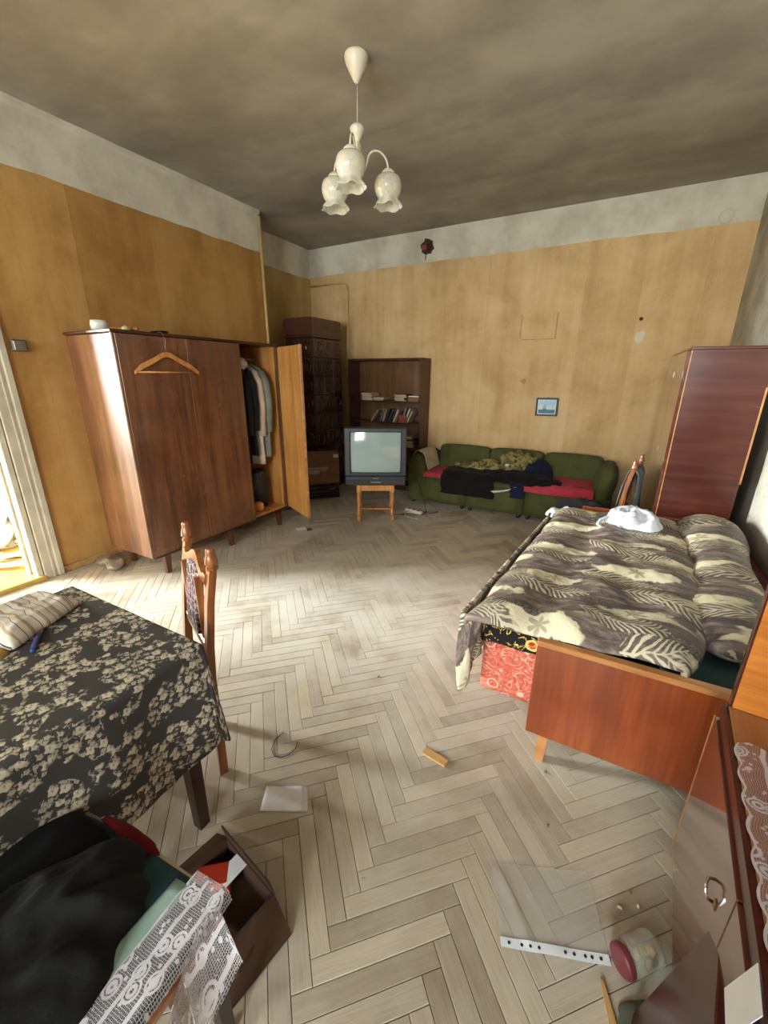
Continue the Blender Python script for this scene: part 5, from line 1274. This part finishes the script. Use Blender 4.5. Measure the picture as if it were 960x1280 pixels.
# ================================================================== THINGS ON THE FLOOR
def flat(name, label, cat, pts, m, z=.002, th=.0012, curl=0.0):
    c = (sum(p[0] for p in pts) / 4, sum(p[1] for p in pts) / 4)
    A, B, C_, D_ = [Vector((p[0], p[1], 0)) for p in pts]
    def P(u, v):
        p = A.lerp(B, u).lerp(D_.lerp(C_, u), v); return (p.x, p.y, z + curl * (abs(2 * u - 1) ** 3 + abs(2 * v - 1) ** 3) * .5 + curl * .3 * nz(u * 2, v * 2))
    return tag(put(name, MB().grid(P, 12, 12, gcf=lambda u, v: (u, v, 0)), M[m], smooth=True, solid=th), label, cat)
def floor_things():
    flat('paper_sheet', 'lower of two white paper sheets on the floor right of the dining chair', 'paper', [(-.972, .842), (-.838, .918), (-.776, .838), (-.925, .757)], 'paper', .0012, .0006)
    flat('paper_sheet', 'upper of two white paper sheets on the floor right of the dining chair', 'paper', [(-.982, .838), (-.852, .910), (-.790, .828), (-.932, .752)], 'paper', .0024, .0006, .001)
    o = put('wood_offcut', MB().box(-.056, .056, -.02, .02, 0, .008, .002), M['bare']); o.location = (-.445, 1.285, .001); o.rotation_euler = (0, 0, radians(-8)); tag(o, 'small light wood offcut on the floor in front of the bed', 'wood piece')
    a = [(-1.10, 1.07), (-1.105, 1.02), (-1.085, .975), (-1.05, .955), (-1.02, .965), (-1.0, .99), (-.995, 1.03), (-1.01, 1.06)]
    tag(put('wire', MB().tube([(x, y, .003) for x, y in a], .0016, 6), M['wire'], smooth=True), 'thin bent wire lying on the floor beside the chair shadow', 'wire')
    # punched plastic sleeve with printed white strip
    A, B, C_, D_ = [Vector((*p, 0)) for p in ((-.13, 1.0), (.155, 1.128), (.228, .912), (-.05, .807))]
    def PS(u, v):
        p = A.lerp(B, u).lerp(D_.lerp(C_, u), v); h = .004 + .003 * nz(u * 3, v * 3); 
        ridge = math.exp(-((u - .06 - v * .22) / .05) ** 2) * .016 * v * max(0, 1 - v) * 3 ; return (p.x, p.y, h + ridge)
    s_ = put('plastic_sleeve', MB().grid(PS, 30, 30), M['sleeve'], smooth=True); tag(s_, 'clear plastic document sleeve with a white punched strip on the floor', 'plastic sleeve')
    def PT(u, v): p = PS(u, lerp(.92, 1.03, v)); return (p[0], p[1], p[2] + .001)
    put('strip', MB().grid(PT, 30, 2), M['strip'], s_)
    for u in (.08, .20, .28, .36, .60, .68, .78, .84, .92):
        p = PS(u, .975); put('punch_hole', MB().lathe([(.0042, 0), (.0042, .0006), (.0001, .0006)], 10, (p[0], p[1], p[2] + .0016)), M['tvdark'], s_)
    # jar on its side
    t = thing('glass_jar', 'glass jar with a dark red lid lying on its side on the floor', 'jar', (.245, .905, .047), 0)
    t.rotation_euler = (0, radians(90), radians(42))
    put('glass', MB().lathe([(.034, .014), (.036, .022), (.045, .035), (.046, .095), (.043, .108), (.030, .112), (.001, .108)], 24), M['jarglass'], t, smooth=True)
    put('lid', MB().lathe([(.001, -.004), (.034, -.004), (.039, 0), (.040, .014), (.037, .016)], 24), M['jarlid'], t, auto=True)
    rr = random.Random(4); mb = MB()
    for i in range(40):
        z = rr.uniform(.035, .098); a = rr.uniform(0, 6.28); q = rr.uniform(.0, .026); mb.rbox((q * cos(a) + .004, q * sin(a), z), (.022, .018, .016), .004, 3)
    o = put('contents', mb, M['yellowc'], t, smooth=True); o['kind'] = 'stuff'
    heap('rag', 'grey-green rag on the floor at the bottom right, below the jar', 'rag', 'greycl', .315, .825, .002, .065, .05, .016, 71, .3, 30, 10, .3)
    o = put('wood_splinter', MB().loft([[(-.05, -.01, 0), (-.05, .01, 0), (-.05, .01, .008), (-.05, -.01, .008)], [(.05, -.003, 0), (.05, .004, 0), (.05, .004, .008), (.05, -.003, .008)]]), M['bare']); o.location = (.225, .815, .001); o.rotation_euler = (0, 0, radians(110)); tag(o, 'pale wooden splinter on the floor left of the grey-green rag', 'wood piece')
    mb = MB().rbox((-3.56, 1.68, .03), (.26, .12, .045), .022, 10, .01, .04, 7); tag(put('plastic_bag', mb, M['plbag'], smooth=True), 'crumpled translucent plastic bag under the near end of the wardrobe', 'bag')
    flat('leaflet', 'small green and white leaflet on the floor below the open wardrobe door', 'leaflet', [(-2.80, 3.15), (-2.74, 3.24), (-2.66, 3.18), (-2.72, 3.09)], 'paper', .003, .001, .004)
    flat('green_card', 'small green card beside the leaflet under the open wardrobe door', 'card', [(-2.69, 3.20), (-2.66, 3.24), (-2.60, 3.20), (-2.63, 3.15)], 'sofa', .004, .001)
    rr = random.Random(8)
    for i, (x, y) in enumerate(((.02, 1.22), (.30, 1.10), (.28, 1.13), (.25, 1.07), (-.02, 1.44), (-2.2, 2.2), (-.9, 1.6), (-3.3, 1.5))):
        mb = MB().rbox((x, y, .004), (rr.uniform(.006, .014), rr.uniform(.006, .012), .006), .002, 3); o = put('crumb', mb, M['white_patch' if i % 2 else 'card'], smooth=True); tag(o, 'tiny plaster crumb lying on the parquet floor', 'crumb', 'crumbs on the floor')
floor_things()

# ================================================================== CHANDELIER
def build_lamp():
    cx, cy = -1.58, 2.54
    t = thing('chandelier', 'white three-armed chandelier with frosted tulip glass shades hanging from the ceiling', 'chandelier', (cx, cy, 0))
    put('ceiling_rose', MB().lathe([(.066, ZC - .004), (.068, ZC - .015), (.062, ZC - .04), (.046, ZC - .07), (.032, ZC - .095), (.020, ZC - .118), (.008, ZC - .13)], 24), M['porcelain'], t, smooth=True)
    mb = MB(); z = ZC - .128; i = 0
    while z > 2.95:
        pts = []
        for k in range(9):
            a = 2 * pi * k / 8; q = (.0045 * cos(a), 0, .009 * sin(a)); pts.append((q[0] if i % 2 == 0 else 0, 0 if i % 2 == 0 else q[0], z - .009 + q[2]))
        mb.tube(pts, .0012, 4, cap=False); z -= .014; i += 1
    c = put('chain', mb, M['steel'], t); c['kind'] = 'stuff'
    put('cord', MB().tube([(.002, .002, ZC - .12), (.003, -.002, 3.0), (.001, .001, 2.93)], .0022, 6), M['porcelain'], t)
    put('cup', MB().lathe([(.004, 2.945), (.030, 2.94), (.044, 2.925), (.040, 2.91), (.022, 2.875), (.014, 2.86), (.020, 2.85), (.024, 2.835), (.018, 2.815), (.008, 2.80), (.006, 2.70), (.02, 2.69), (.026, 2.675), (.018, 2.655), (.004, 2.64)], 20), M['porcelain'], t, smooth=True)
    rd, fd = Vector((.849, .529, 0)), Vector((-.529, .849, 0))
    for dr, df in ((-.04, -.195), (.19, .065), (-.14, .13)):
        d = rd * dr + fd * df; d = d / d.length; R = .198
        pts = []
        for k in range(19):
            q = k / 18
            if q < .35: s_ = q / .35; r = .012 + .05 * s_; z = 2.67 + .10 * s_
            else: a = (q - .35) / .65 * pi; r = .130 - .068 * cos(a); z = lerp(2.77, 2.757, (1 - cos(a)) / 2) + .075 * sin(a)
            pts.append((d.x * r, d.y * r, z))
        ar = put('arm', MB().tube(pts, .006, 8), M['porcelain'], t, smooth=True)
        x, y = d.x * R, d.y * R
        put('shade_holder', MB().lathe([(.006, 2.762), (.024, 2.756), (.038, 2.744), (.041, 2.727), (.036, 2.725)], 16, (x, y, 0)), M['porcelain'], t, smooth=True)
        n = 48; rings = []
        for r, z, w_ in ((.032, 2.728, 0), (.056, 2.724, 0), (.073, 2.710, 0), (.081, 2.688, 0), (.083, 2.666, 0), (.079, 2.643, 0), (.069, 2.622, .01), (.060, 2.610, .03), (.060, 2.600, .06), (.066, 2.587, .09), (.076, 2.576, .12), (.083, 2.565, .15), (.086, 2.561, .16)):
            rings.append([(x + r * (1 + w_ * .55 * sin(6 * 2 * pi * j / n)) * cos(2 * pi * j / n), y + r * (1 + w_ * .55 * sin(6 * 2 * pi * j / n)) * sin(2 * pi * j / n), z + .035 * w_ * sin(6 * 2 * pi * j / n + 1.2)) for j in range(n)])
        put('shade', MB().loft(rings, cap=False), M['shade'], t, smooth=True, solid=.0025)
        put('bulb', MB().lathe([(.012, 2.73), (.013, 2.71), (.026, 2.68), (.030, 2.655), (.022, 2.63), (.001, 2.622)], 14, (x, y, 0)), M['porcelain'], t, smooth=True)
build_lamp()

# ================================================================== CLUTTER IN THE NEXT ROOM
def next_room():
    t = thing('red_cabinet', 'red-brown cabinet seen through the doorway in the next room', 'cabinet', (-6.2, 2.25, 0))
    put('body', MB().box(-.3, .3, -.5, .5, .06, .80, .01), M['redcab'], t); put('top_panel', MB().box(-.32, .32, -.52, .52, .80, .83, .006), M['redcab'], t)
    for a, b in ((-.48, -.01), (.01, .48)): put('door', MB().box(.3, .318, a, b, .10, .78, .004), M['redcab'], t)
    mb = MB().rbox((-6.1, 2.15, .92), (.3, .4, .17), .08, 8, .01, .08, 2); tag(put('bundle', mb, M['greycl'], smooth=True), 'grey bundle on top of the red-brown cabinet in the next room', 'bundle')
    mb = MB().rbox((-5.22, 1.76, .30), (.34, .34, .58), .10, 10, .02, .10, 5); tag(put('sack', mb, M['sackw'], smooth=True), 'stuffed white plastic sack standing beyond the doorway', 'sack')
    mb = MB().rbox((-4.86, 1.36, .24), (.26, .26, .44), .08, 10, .02, .10, 9); tag(put('sack', mb, M['sackw'], smooth=True), 'smaller white sack nearest the doorway in the next room', 'sack')
    t = thing('bucket', 'white plastic bucket beside the sacks in the next room', 'bucket', (-4.72, 1.60, 0.05)); put('body', MB().lathe([(.001, .0), (.10, 0), (.13, .26), (.135, .265), (.128, .262), (.1, .02)], 20), M['whitepl'], t, smooth=True)
    put('band', MB().lathe([(.118, .13), (.122, .15), (.125, .18), (.1, .18)], 20), M['yellowp'], t, smooth=True)
    rr = random.Random(21)
    for i in range(34):
        x, y = rr.uniform(-4.95, -4.02), rr.uniform(.6, 1.9); L_, w_ = rr.uniform(.18, .5), rr.uniform(.03, .09); z = .004 + i * .0036 * max(.2, 1 - (x + 4.95) * .6)
        pile = rr.random() < .55
        mb = MB().box(-L_ / 2, L_ / 2, -w_ / 2, w_ / 2, 0, .006 if pile else .012, .001); o = put('paper_scrap' if pile else 'lath', mb, M['paper'] if pile else M['bare']); o.location = (x, y, z + .02 * max(0, -4.3 - x)); o.rotation_euler = (rr.uniform(-.08, .08), rr.uniform(-.06, .06), rr.uniform(-.9, .9) + 1.2)
        tag(o, 'strip of white paper in the litter on the next room floor' if pile else 'thin wooden lath in the litter on the next room floor', 'paper' if pile else 'lath', 'paper strips on the next room floor' if pile else 'laths on the next room floor')
next_room()
